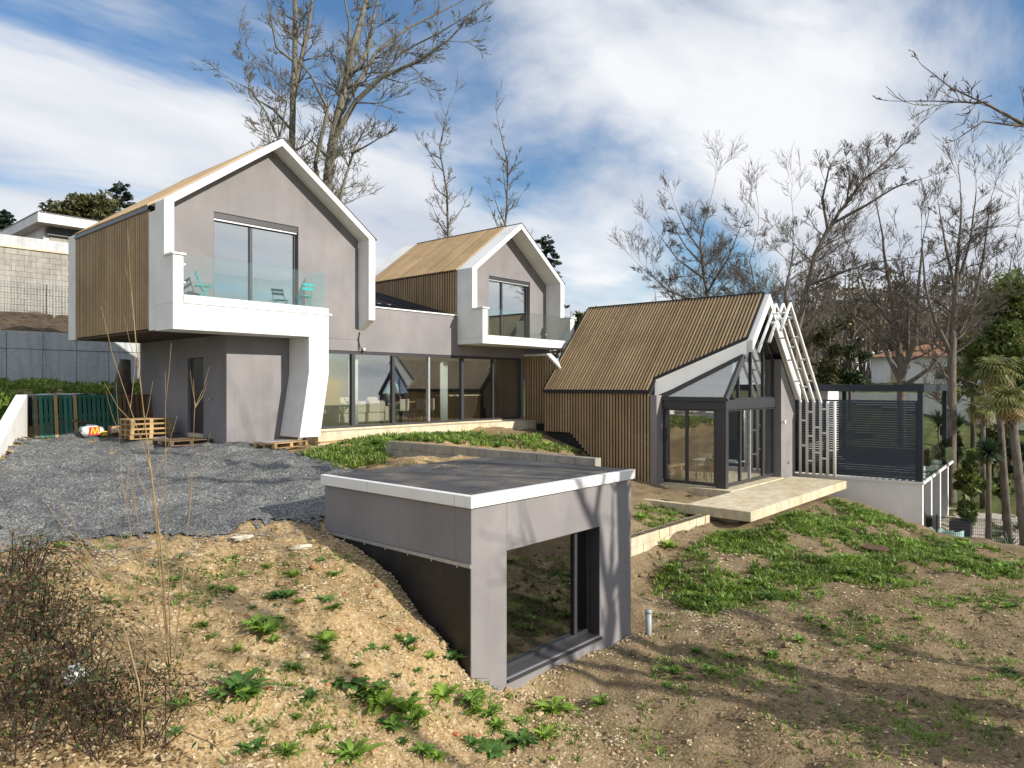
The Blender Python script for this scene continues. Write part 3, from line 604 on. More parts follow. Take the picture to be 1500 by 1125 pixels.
for i in range(6):
    y = ay0+.25+i*.52; z = zs1+(zs0-zs1)*(y-ay0)/(ay1-ay0)-.05; obj('fixing_screw', MB().tube([(ax0-.025,y,z),(ax0-.025,y,z-.03)], .012, 5), M['alu'], st)
obj('far_side_wall', MB().box(ax1-.25,ax1,ay0+th,ay1,-5,zt), M['grey'], annex); obj('rear_wall', MB().box(ax0+.26,ax1-.26,ay1-.25,ay1,-5,zt), M['grey'], annex)
e = .055; mb = MB(); z0, z1 = -1.665, -1.50
mb.box(ax0-e,ax1+e,ay0-e,ay0+.05,z0,z1).box(ax0-e,ax0+.05,ay0+.052,ay1+e,z0,z1).box(ax1-.05,ax1+e,ay0+.052,ay1+e,z0,z1-.03).box(ax0+.052,ax1-.052,ay1-.05,ay1+e,z0,z1-.03)
o = obj('roof_edge', mb, M['whitemetal'], annex); bevel(o, .006)
for x in (10.42, 8.45): obj('joint', MB().box(x,x+.006,ay0-e-.0015,ay0-e+.01,z0+.004,z1-.004), M['alu'], o)
for y in (7.05, 9.0): obj('joint', MB().box(ax0-e-.0015,ax0-e+.01,y,y+.006,z0+.004,z1-.004), M['alu'], o)
obj('roof_felt', MB().box(ax0+.051,ax1+e+.01,ay0+.051,ay1+e+.01,-1.528,-1.508), M['felt'], annex)
obj('room_floor', MB().box(ax0+.26,ax1-.26,ay0+th,ay1-.26,-5,wz0-.02), M['concrete'], annex)
w = window_y(annex, wx0+.002, wx1-.002, wz0+.03, wz1-.002, ay0+.2, [wx1-.42], M['glass_dk'], .06)
obj('reveal', MB().box(wx1-.015,wx1-.002,ay0+.004,ay0+.198,wz0+.03,wz1-.002), M['anthr'], w)
obj('sill', MB().prism([(wx0+.003,ay0-.045,wz0-.02),(wx0+.003,ay0+.2,wz0+.035),(wx0+.003,ay0+.2,wz0+.0),(wx0+.003,ay0-.045,wz0-.045)], (wx1-wx0-.006+.03,0,0)), M['anthr'], w)
# ======================= lower pavilion =======================
pav = thing('garden_pavilion', (24.5,13.5,-3.6), 'steep-roofed pavilion clad in timber-coloured slats with a glazed cut-away corner', 'pavilion')
px0, pxm, px1 = 21.5, 24.5, 27.5; pyf, pyb = 9.9, 17.36; pze, pzr = -.2, 3.2; kp = (pzr-pze)/(pxm-px0)
ybot = lambda y: -1.79 if y > 16.1 else max(-3.45, -1.79-.93*(16.1-y))
slat_wall_x(pav, px0, 12.68, pyb, -3.45, pze-.06, .128, bottom=ybot, w=.064)
obj('base_wall', MB().box(px0+.15,px0+.35,12.7,pyb,-4.2,-1.0), M['dark'], pav)
def pcut(y):
    if y >= 12.7: return 0.
    xx = 21.87+(12.7-y)/(12.7-9.9)*(23.05-21.87); return (xx-px0)/(pxm-px0)
slat_roof(pav, px0, pze, pxm, pzr, pyf, pyb, .128, cut=pcut, thick=.2, w=.064)
mb = MB(); nv = Vector((-kp,0,1)).normalized()
mb.box(px0-.05,px0+.05,12.66,pyb+.02,pze-.10,pze+.02); tr = obj('eave_trim', mb, M['dark'], pav)
mb = MB(); mb.bar((px0,pyb,pze),(pxm,pyb,pzr),.06,.14,(0,1,0)).bar((px0,12.68,pze),(21.87,12.68,pze+.37*kp),.06,.12,(0,1,0))
mb.bar((21.87,12.68,pze+.37*kp+.02),(23.05,9.9,pze+1.55*kp+.02),.06,.10).bar((23.05,9.9,pze+1.55*kp),(pxm,9.9,pzr),.06,.12,(0,1,0)).bar((pxm,9.88,pzr+.03),(pxm,pyb,pzr+.03),.12,.07)
obj('roof_trim', mb, M['dark'], pav)
obj('far_roof_slope', MB().prism([(pxm+.03,pyf,pzr-.01),(px1+.03,pyf,pze),(px1+.03,pyf,pze-.2),(pxm+.03,pyf,pzr-.21)], (0,pyb-pyf,0)), M['zinc'], pav)
obj('far_side_wall', MB().box(px1-.25,px1,pyf+.25,pyb,-4.2,pze-.1), M['grey'], pav)
obj('rear_wall', MB().prism([(px0+.3,pyb-.25,-4.2),(px1-.26,pyb-.25,-4.2),(px1-.26,pyb-.25,pze),(pxm,pyb-.25,pzr-.3),(px0+.3,pyb-.25,pze)], (0,.2,0)), M['inwall'], pav)
# white fascia following the diagonal cut
a = Vector((21.87,12.68,0)); b = Vector((23.05,9.88,0)); d = (b-a).normalized(); nn = Vector((-d.y,d.x,0))*-.08
za_, zb_ = pze+.37*kp-.05, pze+1.55*kp-.05
mb = MB().prism([(a.x,a.y,za_),(b.x,b.y,zb_),(b.x,b.y,zb_-.62),(a.x,a.y,za_-.56)], tuple(nn)); obj('diagonal_fascia', mb, M['white'], pav)
# white rake frame on the gable
def rake(mb, x0, x1, y0, y1, t0, t1):
    f = lambda x: pzr-kp*abs(x-pxm)
    mb.prism([(x0,y0,f(x0)+t1),(x1,y0,f(x1)+t1),(x1,y0,f(x1)-t0),(x0,y0,f(x0)-t0)], (0,y1-y0,0)); return mb
mb = MB(); rake(mb, 23.02, pxm, 9.66, 9.87, .42, -.02); rake(mb, pxm, px1, 9.66, 9.87, .36, -.02); o = obj('gable_frame', mb, M['white'], pav)
# glazed corner
gx, gy = 21.95, 10.14; zf, zh, zt = -3.34, -.81, -.49
obj('wall_return', MB().box(21.52,gx-.02,12.42,12.67,-3.9,pze-.15), M['grey'], pav)
mb = MB().box(gx-.06,26.1,gy-.06,gy+.16,zh,zt).box(gx-.06,gx+.16,gy+.162,12.6,zh,zt); obj('ring_beam', mb, M['anthr'], pav)
obj('corner_post', MB().box(gx-.05,gx+.15,gy-.05,gy+.30,zf-.05,zh-.003), M['anthr'], pav)
sd = MB().box(gx,gx+.08,gy+.302,12.4,zf,zf+.09).box(gx,gx+.08,gy+.302,12.4,zh-.06,zh-.004); ws = obj('side_window', sd, M['anthr'], pav)
ys = [gy+.34, (gy+.3+12.4)/2+.1, 12.36]
for y in ys: obj('stile', MB().box(gx-.01,gx+.09,y-.05,y+.05,zf+.092,zh-.062), M['anthr'], ws)
for a_, b_ in zip(ys, ys[1:]): obj('pane', MB().box(gx+.03,gx+.045,a_+.04,b_-.04,zf+.08,zh-.05), M['glass'], ws)
wf = obj('front_window', MB().add([(x,y,z) for y in (gy,gy+.08) for x,z in ((gx+.155,zf),(26.09,zf),(26.09,zh-.004),(gx+.155,zh-.004),(gx+.2,zf+.09),(26.04,zf+.09),(26.04,zh-.06),(gx+.2,zh-.06))],[(0,1,5,4),(1,2,6,5),(2,3,7,6),(3,0,4,7),(8,12,13,9),(9,13,14,10),(10,14,15,11),(11,15,12,8),(0,8,9,1),(1,9,10,2),(2,10,11,3),(3,11,8,0),(4,5,13,12),(5,6,14,13),(6,7,15,14),(7,4,12,15)]), M['anthr'], pav)
xs = [gx+.2]+[onY(p, 650, gy).x for p in (1085, 1099, 1118)]+[26.05]
for x, w_ in zip(xs, (.08,.11,.07,.13,.08)): obj('stile', MB().box(x-w_/2,x+w_/2,gy-.01,gy+.09,zf+.092,zh-.062), M['anthr'] if w_ != .07 else M['alu'], wf)
for a_, b_ in zip(xs, xs[1:]): obj('pane', MB().box(a_+.035,b_-.035,gy+.03,gy+.045,zf+.08,zh-.05), M['glass'], wf)
# gable lights above the beam, their tops following the rake
f = lambda x: pzr-.42-kp*abs(x-pxm)
ug = obj('gable_light', MB().box(22.7,26.1,gy+.02,gy+.10,zt+.002,zt+.06), M['anthr'], pav)
ux = [22.62]+[onY(p, 540, gy).x for p in (1083, 1101, 1119)]+[26.08]
for x in ux[1:]: obj('stile', MB().box(x-.03,x+.03,gy,gy+.10,zt+.062,max(zt+.2,f(x))), M['anthr'], ug)
for a_, b_ in zip(ux, ux[1:]):
    pts = [(a_,gy+.05,zt+.05),(b_,gy+.05,zt+.05),(b_,gy+.05,max(zt+.06,f(b_)))]+([(pxm,gy+.05,f(pxm))] if a_ < pxm < b_ else [])+[(a_,gy+.05,max(zt+.055,f(a_)))]
    obj('pane', MB().prism(pts, (0,.015,0)), M['glass'], ug)
# sloping triangular roof light over the corner
A, B, C = Vector((gx-.05,12.55,zt+.02)), Vector((gx-.05,gy-.05,zt+.02)), Vector((22.95,9.95,.98))
rl = MB().bar(A,B,.14,.12).bar(B,C,.16,.12,(0,-1,.4)).bar(C,A+Vector((0,-.02,.02)),.16,.14); rlo = obj('corner_roof_light', rl, M['anthr'], pav)
nrm = (B-A).cross(C-A).normalized(); cen = (A+B+C)/3; ins = [cen+(p-cen)*.86+nrm*.0 for p in (A,B,C)]
obj('pane', MB().prism([tuple(p) for p in ins], tuple(nrm*.015)), M['glass'], rlo)
# pillar at the right end of the front, following the rake
obj('end_pillar', MB().prism([(26.1,9.88,-3.9),(px1,9.88,-3.9),(px1,9.88,pze-.42),(26.1,9.88,pzr-.44-kp*(26.1-pxm))], (0,.5,0)), M['grey'], pav)
obj('wall_lamp', MB().tube([(26.09,9.80,-1.35),(26.09,9.72,-1.35)], .07, 10), M['plastic'], pav); obj('socket', MB().box(26.75,26.83,9.865,9.879,-2.95,-2.87), M['black'], pav)
obj('plinth', MB().box(gx-.35,26.1,gy-.35,gy+.3,-4.2,zf-.052).box(gx-.35,gx+.3,gy+.302,12.7,-4.2,zf-.06), M['concrete'], pav)
obj('room_floor', MB().box(gx+.302,px1-.26,gy+.302,pyb-.3,-4.2,zf-.02), M['concrete'], pav)
# concrete deck
deck = thing('concrete_deck', (22.6,8.8,-4.2), 'thick pale concrete slab jutting out in front of the pavilion', 'deck')
o = obj('slab', MB().box(18.6,26.9,7.85,gy-.352,-3.70,-3.42), M['concrete'], deck); bevel(o, .015)
obj('support_wall', MB().box(18.9,19.2,8.4,9.7,-4.6,-3.702), M['block'], deck); obj('support_wall', MB().box(25.6,25.9,8.4,9.7,-4.6,-3.702), M['block'], deck)
o = tag(obj('kerb', MB().box(18.62,18.82,9.80,13.5,-3.85,-3.44), M['concrete']), 'low concrete kerb running back from the slab beside the pavilion', 'kerb')
# white tubular trellis repeating the gable profile
trl = thing('tubular_trellis', (27.3,9.2,-3.42), 'white tubular trellis frames repeating the gable outline on the concrete slab', 'trellis')
f = lambda x, dz=0: pzr-.30-kp*abs(x-pxm)
xe = 27.6; ze = -.62; legy = [9.72-i*.25 for i in range(6)]; r = .058
sl_end = {0: None, 1: 23.0, 2: 23.3, 3: 23.65}
for i, y in enumerate(legy):
    if i < 4:
        pts = [(xe,y,-3.42),(xe,y,ze),(pxm,y,ze+kp*(xe-pxm)*.97)]
        if i: x2 = sl_end[i]; pts.append((x2,y,ze+kp*.97*(xe-pxm)-kp*(pxm-x2)))
        else: pts = pts[:2]+[(25.0,y,ze+kp*.97*(xe-25.0))]
    else: pts = [(xe,y,-3.42),(xe,y,ze+.02)]
    obj('frame_tube', MB().tube(pts, r, 8), M['whitemetal'], trl, True)
for i in range(5):
    ya, yb = legy[i], legy[i+1]
    for j, z in enumerate((-.9,-1.8,-2.75) if i % 2 else (-1.35,-2.3)):
        z -= .12*(i%3); obj('rung', MB().tube([(xe,ya,z),(xe,yb,z)], .042, 6), M['whitemetal'], trl, True)
    if i < 3:
        for x in ((25.1,25.8,26.5,27.1) if i % 2 else (24.9,25.5,26.2,26.9)):
            if x < 25.05 and i == 0: continue
            z = ze+kp*.97*(xe-x); obj('rung', MB().tube([(x,ya,z),(x,yb,z)], .042, 6), M['whitemetal'], trl, True)
    if i in (1, 2):
        for x in (23.8+.1*i, 24.2): z = ze+kp*.97*(xe-pxm)-kp*(pxm-x); obj('rung', MB().tube([(x,ya,z),(x,yb,z)], .042, 6), M['whitemetal'], trl, True)
# ======================= site walls =======================
rng = random.Random(11)
def block_wall(name, label, base, axis, n, courses, bl, bh, th, z0, mat, cat='wall', coping=None):
    """wall of single blocks laid in bond along x or y, mortar core set back behind the joints"""
    bx_, by_ = base; L = n*bl
    core = MB()
    core.box(bx_+.012, bx_+L-.012, by_+.02, by_+th-.02, z0-.3, z0+courses*bh-.012) if axis == 'x' else core.box(bx_+.02, bx_+th-.02, by_+.012, by_+L-.012, z0-.3, z0+courses*bh-.012)
    w = tag(obj(name, core, mat), label, cat)
    gap = .012; ms = [mesh_of('block', (MB().box(0,bl*f-gap,0,th,0,bh-gap) if axis == 'x' else MB().box(0,th,0,bl*f-gap,0,bh-gap)), mat) for f in (1., .5)]
    for c in range(courses):
        p = 0.; first = c % 2
        while p < L-.01:
            half = (first and p == 0) or (L-p < bl*.75)
            q = (bx_+p, by_+rng.uniform(-.008,.008), z0+c*bh) if axis == 'x' else (bx_+rng.uniform(-.008,.008), by_+p, z0+c*bh)
            inst('block', ms[1 if half else 0], w, q); p += bl*(.5 if half else 1.)
    return w
block_wall('block_retaining_wall', 'low grey block retaining wall behind the annex roof holding back weedy soil', (11.5,8.0), 'y', 13, 3, .5, .2, .2, -2.03, M['block'])
block_wall('footing_wall', 'short yellowed block footing wall between the annex and the concrete slab', (12.4,8.95), 'x', 12, 2, .5, .22, .25, -4.03, M['concrete'])
block_wall('upper_block_wall', 'tall weathered block wall below the flat-roofed house on the hill', (5.5,38.0), 'x', 15, 12, .5, .25, .3, 3.15, M['oldblock'])
tag(obj('wall_coping', MB().box(5.4,13.1,37.93,38.36,6.17,6.24), M['concrete']), 'pale coping laid along the top of the tall weathered block wall', 'coping')
tag(obj('privacy_strip', MB().box(5.4,13.1,38.1,38.13,6.25,6.75), M['panel']), 'grey screening strip standing on top of the tall block wall', 'screen')
pw = thing('concrete_panel_wall', (9,33,.1), 'long retaining wall of tall grey concrete panels behind the pallets', 'wall')
for i in range(9):
    x = 4.0+i*1.22; ob = obj('panel', MB().box(x,x+1.2,33.0+rng.uniform(-.012,.012),33.2,-.3,2.12+rng.uniform(-.01,.02)), M['panel'], pw); bevel(ob, .01)
obj('wall_core', MB().box(4.0,15,33.06,33.18,-.3,2.05), M['dark'], pw)
obj('form_line', MB().box(4.0,15,32.985,32.992,1.42,1.435), M['dark'], pw)
# wire mesh fence in front of the upper wall
def mesh_fence(name, label, a, b, h, nx_, nz_, rad, postn, mat=None):
    a = Vector(a); b = Vector(b); mat = mat or M['bluegrey']; t = thing(name, tuple(a), label, 'fence'); mb = MB()
    for i in range(nx_+1):
        p = a.lerp(b, i/nx_); mb.tube([p, p+Vector((0,0,h))], rad, 3, 0, False)
    for j in range(nz_+1): mb.tube([a+Vector((0,0,h*j/nz_)), b+Vector((0,0,h*j/nz_))], rad, 3, 0, False)
    obj('wire_mesh', mb, mat, t)
    for i in range(postn+1):
        p = a.lerp(b, i/postn); obj('post', MB().tube([p+Vector((0,0,-.3)), p+Vector((0,0,h+.08))], .03, 6), mat, t)
mesh_fence('wire_fence', 'wire mesh fence standing in front of the tall weathered block wall', (5.5,37.4,3.25), (13,37.4,3.25), 1.6, 60, 12, .006, 3, M['pvc'])
ww = MB(); a, b = Vector((6.2,24.45,0)), Vector((4.0,18.4,0)); d = (b-a).normalized(); s = Vector((d.y,-d.x,0))*.28
ww.prism([(a.x,a.y,-2.2),(b.x,b.y,-2.4),(b.x,b.y,-1.62),(a.x+d.x*.25,a.y+d.y*.25,-.28),(a.x,a.y,-.28)], tuple(s)); o = tag(obj('wing_wall', ww, M['white']), 'pale rendered wing wall with a sloping top beside the gravel drive', 'wall'); bevel(o, .012)
tag(obj('low_bank_wall', MB().box(6.25,9.5,24.62,24.8,-2.0,-.36), M['dark']), 'low dark bank wall that the upright pallets lean on', 'wall')
# ======================= neighbours =======================
nb = thing('neighbour_terrace', (28.35,5.75,-3.46), 'neighbouring white building with a dark louvred terrace pergola', 'building'); nb.rotation_euler = (0,0,R_(4)); OFF[nb.name] = Vector((0,0,0))
N = M['bluegrey']
obj('base_wall', MB().box(0,.25,0,9,-3.2,-.05), M['white'], nb); obj('terrace_slab', MB().box(-.04,9,-.05,9,-.048,.03), M['white'], nb)
obj('base_front', MB().box(.26,9,.9,1.0,-3.2,-.05), M['dark'], nb)
for x in (2.6,5.2,7.8): obj('base_pier', MB().box(x,x+.3,.05,.88,-3.2,-.05), M['white'], nb)
obj('canopy', MB().box(-.05,7.0,-.05,9,3.22,3.48), N, nb)
for x in (0,6.85): obj('post', MB().box(x,x+.16,0,.16,.032,3.218), N, nb)
obj('post', MB().box(6.85,7.01,4,4.16,.032,3.218), N, nb); obj('post', MB().box(0,.16,4.5,4.66,.032,3.218), N, nb)
sc = obj('louvre_screen', MB().box(.02,.10,.162,.22,.05,2.9).box(.02,.10,6.9,6.96,.05,2.9).box(.02,.10,3.2,3.26,.05,2.9), N, nb)
for i in range(33):
    z = .08+i*.086; tl = .073 if i > 9 else .080; obj('louvre', MB().prism([(.03,.222,z),(.05,.222,z+tl),(.065,.222,z+tl),(.045,.222,z)], (0,6.7,0)), N, sc)
s2 = obj('side_louvre', MB().box(.17,.2,.02,.10,.05,3.2), N, nb)
for i in range(30): z = .08+i*.1; obj('louvre', MB().box(.2,.55,.03,.09,z,z+.05), N, s2)
gb = obj('glass_balustrade', MB().box(.6,8.9,-.02,.0,.031,.08), M['alu'], nb)
for i in range(5): obj('pane', MB().box(.62+i*1.65,2.2+i*1.65,-.02,-.005,.082,1.15), M['glass_bal'], gb)
obj('house_wall', MB().box(2.6,9,4.8,5.0,.031,3.2), M['inwall'], nb); obj('planter', MB().box(5.8,6.7,.5,3.8,.031,.7), M['rust'], nb)
obj('white_roof', MB().box(-1.2,5,5.5,14,3.5,3.72), M['white'], nb); obj('rear_wall', MB().box(-.6,4.5,6,13.5,-3,3.49), M['cream'], nb)
# engine / kit under the terrace
t = thing('covered_machine', (28.9,5.95,-5.75), 'dark covered machine parked under the neighbouring terrace', 'machine'); OFF[t.name] = Vector((28.9,5.95,-5.75))
o = obj('body', MB().box(28.75,29.25,5.8,6.5,-5.6,-4.55), M['black'], t); bevel(o, .12, 2); o = obj('wheel', MB().tube([(28.7,6.0,-5.5),(29.3,6.0,-5.5)], .25, 12), M['black'], t)
t2 = tag(bevel(obj('storage_bin', MB().box(29.9,30.5,5.7,6.3,-5.9,-4.9), M['black']), .05), 'black storage bin beside the machine under the terrace', 'bin')
# far bungalow with terracotta roof
fb = thing('far_bungalow', (76,13,0), 'distant cream bungalow with a hipped terracotta tile roof among trees', 'house')
bx0, bx1, by0, by1, bz = 70, 86, 3.5, 18.3, -.6
obj('wall', MB().box(bx0,bx1,by0,by1,-2,2.5), M['white'], fb)
rp = [(bx0-.6,by0-.6,2.5),(bx1+.6,by0-.6,2.5),(bx1+.6,by1+.6,2.5),(bx0-.6,by1+.6,2.5),(76,8,4.4),(80,14,4.4)]
m_ = MB(); m_.add(rp, [(0,1,4),(1,2,5,4),(2,3,5),(3,0,4,5),(0,3,2,1)]); obj('roof', m_, M['terracotta'], fb)
for y, z0_, z1_ in ((5,.4,1.7),(8.5,-.6,1.6),(12,.4,1.7),(15.5,-.6,1.6)):
    wn = obj('window', MB().box(bx0-.06,bx0-.003,y,y+1.3,z0_,z1_), M['white'], fb); obj('pane', MB().box(bx0-.08,bx0-.062,y+.1,y+1.2,z0_+.1,z1_-.1), M['glass_hi'], wn)
tag(obj('garden_wall', MB().box(58,58.3,2,20,-3,-.6), M['white']), 'white garden wall below the distant bungalow', 'wall')
# flat-roofed house on the hill
hh = thing('hill_house', (14,49,6), 'white flat-roofed house at the top of the hill', 'house')
hx, hy = 12.2, 46.5
obj('roof', MB().box(hx-.1,hx+9,hy-.6,hy+10,9.1,9.62), M['white'], hh); obj('roof_trim', MB().box(hx-.13,hx+9,hy-.63,hy+10,9.622,9.68), M['anthr'], hh)
obj('wall', MB().box(hx+.5,hx+8,hy+.6,hy+9,5,9.098), M['white'], hh); obj('stone_cladding', MB().box(hx+.8,hx+8,hy+.5,hy+.59,5,9.09), M['oldblock'], hh)
wn = obj('window', MB().box(hx+1.6,hx+3.9,hy+.42,hy+.498,6.9,8.2), M['anthr'], hh)
for i in range(2): obj('pane', MB().box(hx+1.7+i*1.1,hx+2.7+i*1.1,hy+.40,hy+.418,7.0,8.1), M['glass_hi'], wn)
obj('shutter_box', MB().box(hx+.6,hx+8,hy+.3,hy+.499,8.6,9.0), M['anthr'], hh)
# ======================= small site objects =======================
def make_pallet(name, loc, rot, mat, label, group=None, w=1.2, d=.8, n=7, mats=None):
    """EUR-style pallet built at the origin: deck boards, stringers, blocks, bottom boards"""
    t = thing(name, (0,0,0), label, 'pallet', group)
    for i in range(n):
        y = -d/2+.05+i*(d-.1)/(n-1); obj('deck_board', MB().box(-w/2,w/2,y-.045,y+.045,.122,.144), (mats[i%len(mats)] if mats else mat), t)
    for x in (-w/2+.05,0,w/2-.05): obj('stringer', MB().box(x-.05,x+.05,-d/2,d/2,.10,.1215), mat, t)
    for x in (-w/2+.05,0,w/2-.05):
        for y in (-d/2+.05,0,d/2-.05): obj('spacer_block', MB().box(x-.05,x+.05,y-.05,y+.05,.0225,.0995), mat, t)
    for y in (-d/2+.05,0,d/2-.05): obj('bottom_board', MB().box(-w/2,w/2,y-.05,y+.05,0,.022), mat, t)
    t.location = loc; t.rotation_euler = rot; return t
# upright pallets: turned so the boards stand vertical, leaning back on the bank wall
def upright(x, mat, label, mats=None, lean=8, n=9, w=1.25, d=1.12):
    # deck faces the drive (-y); boards run vertically
    t = make_pallet('pallet', (0,0,0), (0,0,0), mat, label, None, w, d, n, mats)
    t.matrix_world = Matrix.Translation((x,24.10,-1.56+w/2)) @ Matrix.Rotation(R_(-lean),4,'X') @ Matrix.Rotation(R_(90),4,'X') @ Matrix.Rotation(R_(90),4,'Z')
    return t
upright(6.78, M['pallet_g'], 'green upright pallet with bare wooden edge boards next to the wing wall', [M['pallet'],M['pallet_g'],M['pallet_g'],M['pallet_g'],M['pallet'],M['pallet_g'],M['pallet_g'],M['pallet_g'],M['pallet_b']])
upright(7.93, M['pallet_g'], 'dark green upright pallet standing between the other two upright pallets')
upright(9.06, M['pallet_b'], 'weathered brown upright pallet next to the dark block wall')
pp = None
for i in range(4):
    t = make_pallet('pallet', (8.55+.02*rng.uniform(-1,1),22.0+.03*rng.uniform(-1,1),H(8.6,22)+.03+.146*i), (0,0,R_(1.5*rng.uniform(-1,1))), M['pallet'], ('bottom','second lowest','third','topmost')[i]+' light wooden pallet in the stack of four by the dark door', None, 1.15, .8)
make_pallet('pallet', (8.85,20.25,H(8.85,20.25)+.04), (0,0,R_(4)), M['pallet_b'], 'grey-brown pallet lying flat as a step in front of the dark door', None, 1.2, 1.0)
p_ = G(412, 656); make_pallet('pallet', (p_.x,p_.y,p_.z+.03), (0,0,R_(12)), M['pallet'], 'pale pallet lying on the gravel at the foot of the white column')
tag(obj('metal_sheet', MB().box(p_.x-.6,p_.x+.35,p_.y-.1,p_.y+.5,p_.z+.18,p_.z+.19), M['alu']), 'bare metal sheet lying on the pale pallet by the column', 'sheet')
p_ = G(642, 633); make_pallet('pallet', (p_.x,p_.y+.2,p_.z+.03), (0,0,R_(2)), M['pallet_r'], 'reddish pallet lying against the concrete ledge under the glazing')
for q, w_, lab in ((G(520,648),2.4,'long weathered plank lying on the soil by the white column'),(G(590,640),1.8,'short weathered plank lying near the reddish pallet')):
    tag(obj('plank', MB().bar((q.x-w_/2,q.y+.1,q.z+.05),(q.x+w_/2,q.y-.05,q.z+.06),.28,.04), M['pallet']), lab, 'plank')
q = G(500, 640); tag(obj('board', MB().bar((q.x-.9,q.y,q.z+.03),(q.x+1.6,q.y-.1,q.z+.05),.7,.03), M['pallet_b']), 'wide brown board lying in the weeds below the glazing', 'board')
def crumple(mb, c, rx, ry, rz, seed, n=10, m=7, amp=.25):
    r2 = random.Random(seed); vs = [(c[0],c[1],c[2]+rz*2)]
    for j in range(1, m):
        th = math.pi*j/m
        for i in range(n):
            ph = 2*math.pi*i/n; k = 1+r2.uniform(-amp,amp); vs.append((c[0]+rx*k*math.sin(th)*math.cos(ph), c[1]+ry*k*math.sin(th)*math.sin(ph), c[2]+rz+rz*k*math.cos(th)))
    vs.append((c[0],c[1],c[2])); fs = [(0,1+i,1+(i+1)%n) for i in range(n)]
    for j in range(m-2):
        for i in range(n): fs.append((1+j*n+i,1+(j+1)*n+i,1+(j+1)*n+(i+1)%n,1+j*n+(i+1)%n))
    L_ = 1+(m-2)*n; fs += [(L_+i,len(vs)-1,L_+(i+1)%n) for i in range(n)]; mb.add(vs, fs); return mb
bg = thing('plastic_bag', (7.55,23.55,-1.55), 'white plastic bag with red and yellow print in front of the green pallets', 'bag')
zb_ = H(7.55,23.5)
mb = MB(); crumple(mb, (7.6,23.5,zb_), .36, .2, .2, 4); obj('bag_body', mb, M['plastic'], bg, True)
obj('red_patch', MB().box(7.45,7.73,23.285,23.30,zb_+.1,zb_+.34), M['red'], bg)
mb = MB()
for x0_, x1_ in ((7.48,7.53),(7.53,7.59),(7.59,7.65),(7.65,7.70)):
    up_ = x0_ in (7.48,7.59); mb.prism([(x0_,23.276,zb_+(.13 if up_ else .32)),(x0_+.03,23.276,zb_+(.13 if up_ else .32)),(x1_+.01,23.276,zb_+(.32 if up_ else .13)),(x1_-.02,23.276,zb_+(.32 if up_ else .13))], (0,.008,0))
obj('yellow_print', mb, M['yellow'], bg); obj('yellow_patch', MB().box(7.78,7.93,23.29,23.30,zb_+.06,zb_+.2), M['yellow'], bg)
bevel(tag(obj('cardboard_box', MB().box(8.1,8.48,23.4,23.75,zb_,zb_+.33), M['card']), 'small cardboard box beside the printed plastic bag', 'box'), .01)
tag(obj('plastic_film', crumple(MB(), (8.75,23.3,zb_), .65, .3, .16, 9, 14, 8, .35), M['film'], None, True), 'crumpled clear plastic film on the gravel by the brown pallet', 'film')
mb = MB(); crumple(mb, (7.1,24.4,-.42), .95, .25, .08, 12, 16, 6, .4); tag(obj('plastic_film', mb, M['film'], None, True), 'crumpled clear film lying over the top of the green pallets', 'film')
tag(obj('timber_offcut', MB().bar((7.1,23.5,zb_+.55),(7.6,23.75,zb_+.42),.12,.06), M['pallet_b']), 'short timber offcut leaning on top of the printed plastic bag', 'timber')
tag(obj('tree_stump', MB().tube([(9.2,25.6,-.6),(9.22,25.62,0.2),(9.3,25.65,.85)], [.34,.24,.16], 9), M['barkd'], None, True), 'dark leaning tree stump behind the brown pallet', 'stump')
pq = G(950, 932); tag(obj('drain_pipe', MB().tube([(pq.x,pq.y,pq.z-.2),(pq.x,pq.y,pq.z+.40)], .055, 14).tube([(pq.x,pq.y,pq.z+.39),(pq.x,pq.y,pq.z+.44)], .062, 14), M['pvc'], None, True), 'grey plastic drain pipe standing upright in the bare earth', 'pipe')
mq = G(1282, 812); mh = MB().tube([(mq.x,mq.y,mq.z-.3),(mq.x,mq.y,mq.z+.10)], .27, 12).tube([(mq.x,mq.y,mq.z+.10),(mq.x,mq.y,mq.z+.14)], .32, 12); tag(obj('inspection_cover', mh, M['rust']), 'rusty round inspection cover standing in the weeds on the slope', 'cover')
mesh_fence('garden_fence', 'dark wire mesh fence at the foot of the weedy slope beside the neighbour', tuple(G(1372,790)+Vector((2.2,.4,-.9))), tuple(G(1492,800)+Vector((2.2,-.1,-.75))), 1.15, 46, 12, .006, 1)
mb = MB(); c = P(1396, 782, 24.6)
for i in range(12):
    for j in range(4): pass
gn = [[(c.x+.1*math.sin(i*1.3)+.0, c.y+.9-.11*i, c.z-.3+.10*j+.05*math.sin(i*2.1+j)) for j in range(5)] for i in range(12)]
mb.v = [p for r in gn for p in r]; mb.f = [(i*5+j,(i+1)*5+j,(i+1)*5+j+1,i*5+j+1) for i in range(11) for j in range(4)]; mb.m = [0]*44
o = obj('shade_netting', mb, M['tarp'], None, True, False); so_ = o.modifiers.new('solid','SOLIDIFY'); so_.thickness = .02; tag(o, 'turquoise shade netting hung on the wire fence below the terrace', 'netting')
tb = MB(); q = G(110, 1030); crumple(tb, (q.x,q.y,q.z+.12), .12, .12, .09, 21, 10, 7, .45); tag(obj('litter_bag', tb, M['plastic'], None, True), 'torn white plastic bag caught in the dark brambles', 'bag')
for (px_, py_), lab in (((440,803),'crumpled pale sheet lying at the gravel edge beside the annex'),((355,796),'flat pale scrap lying at the gravel edge')):
    q = G(px_, py_); tag(obj('debris_sheet', crumple(MB(), (q.x,q.y,q.z-.01), .16, .11, .035, px_, 9, 6, .5), M['cream']), lab, 'debris')
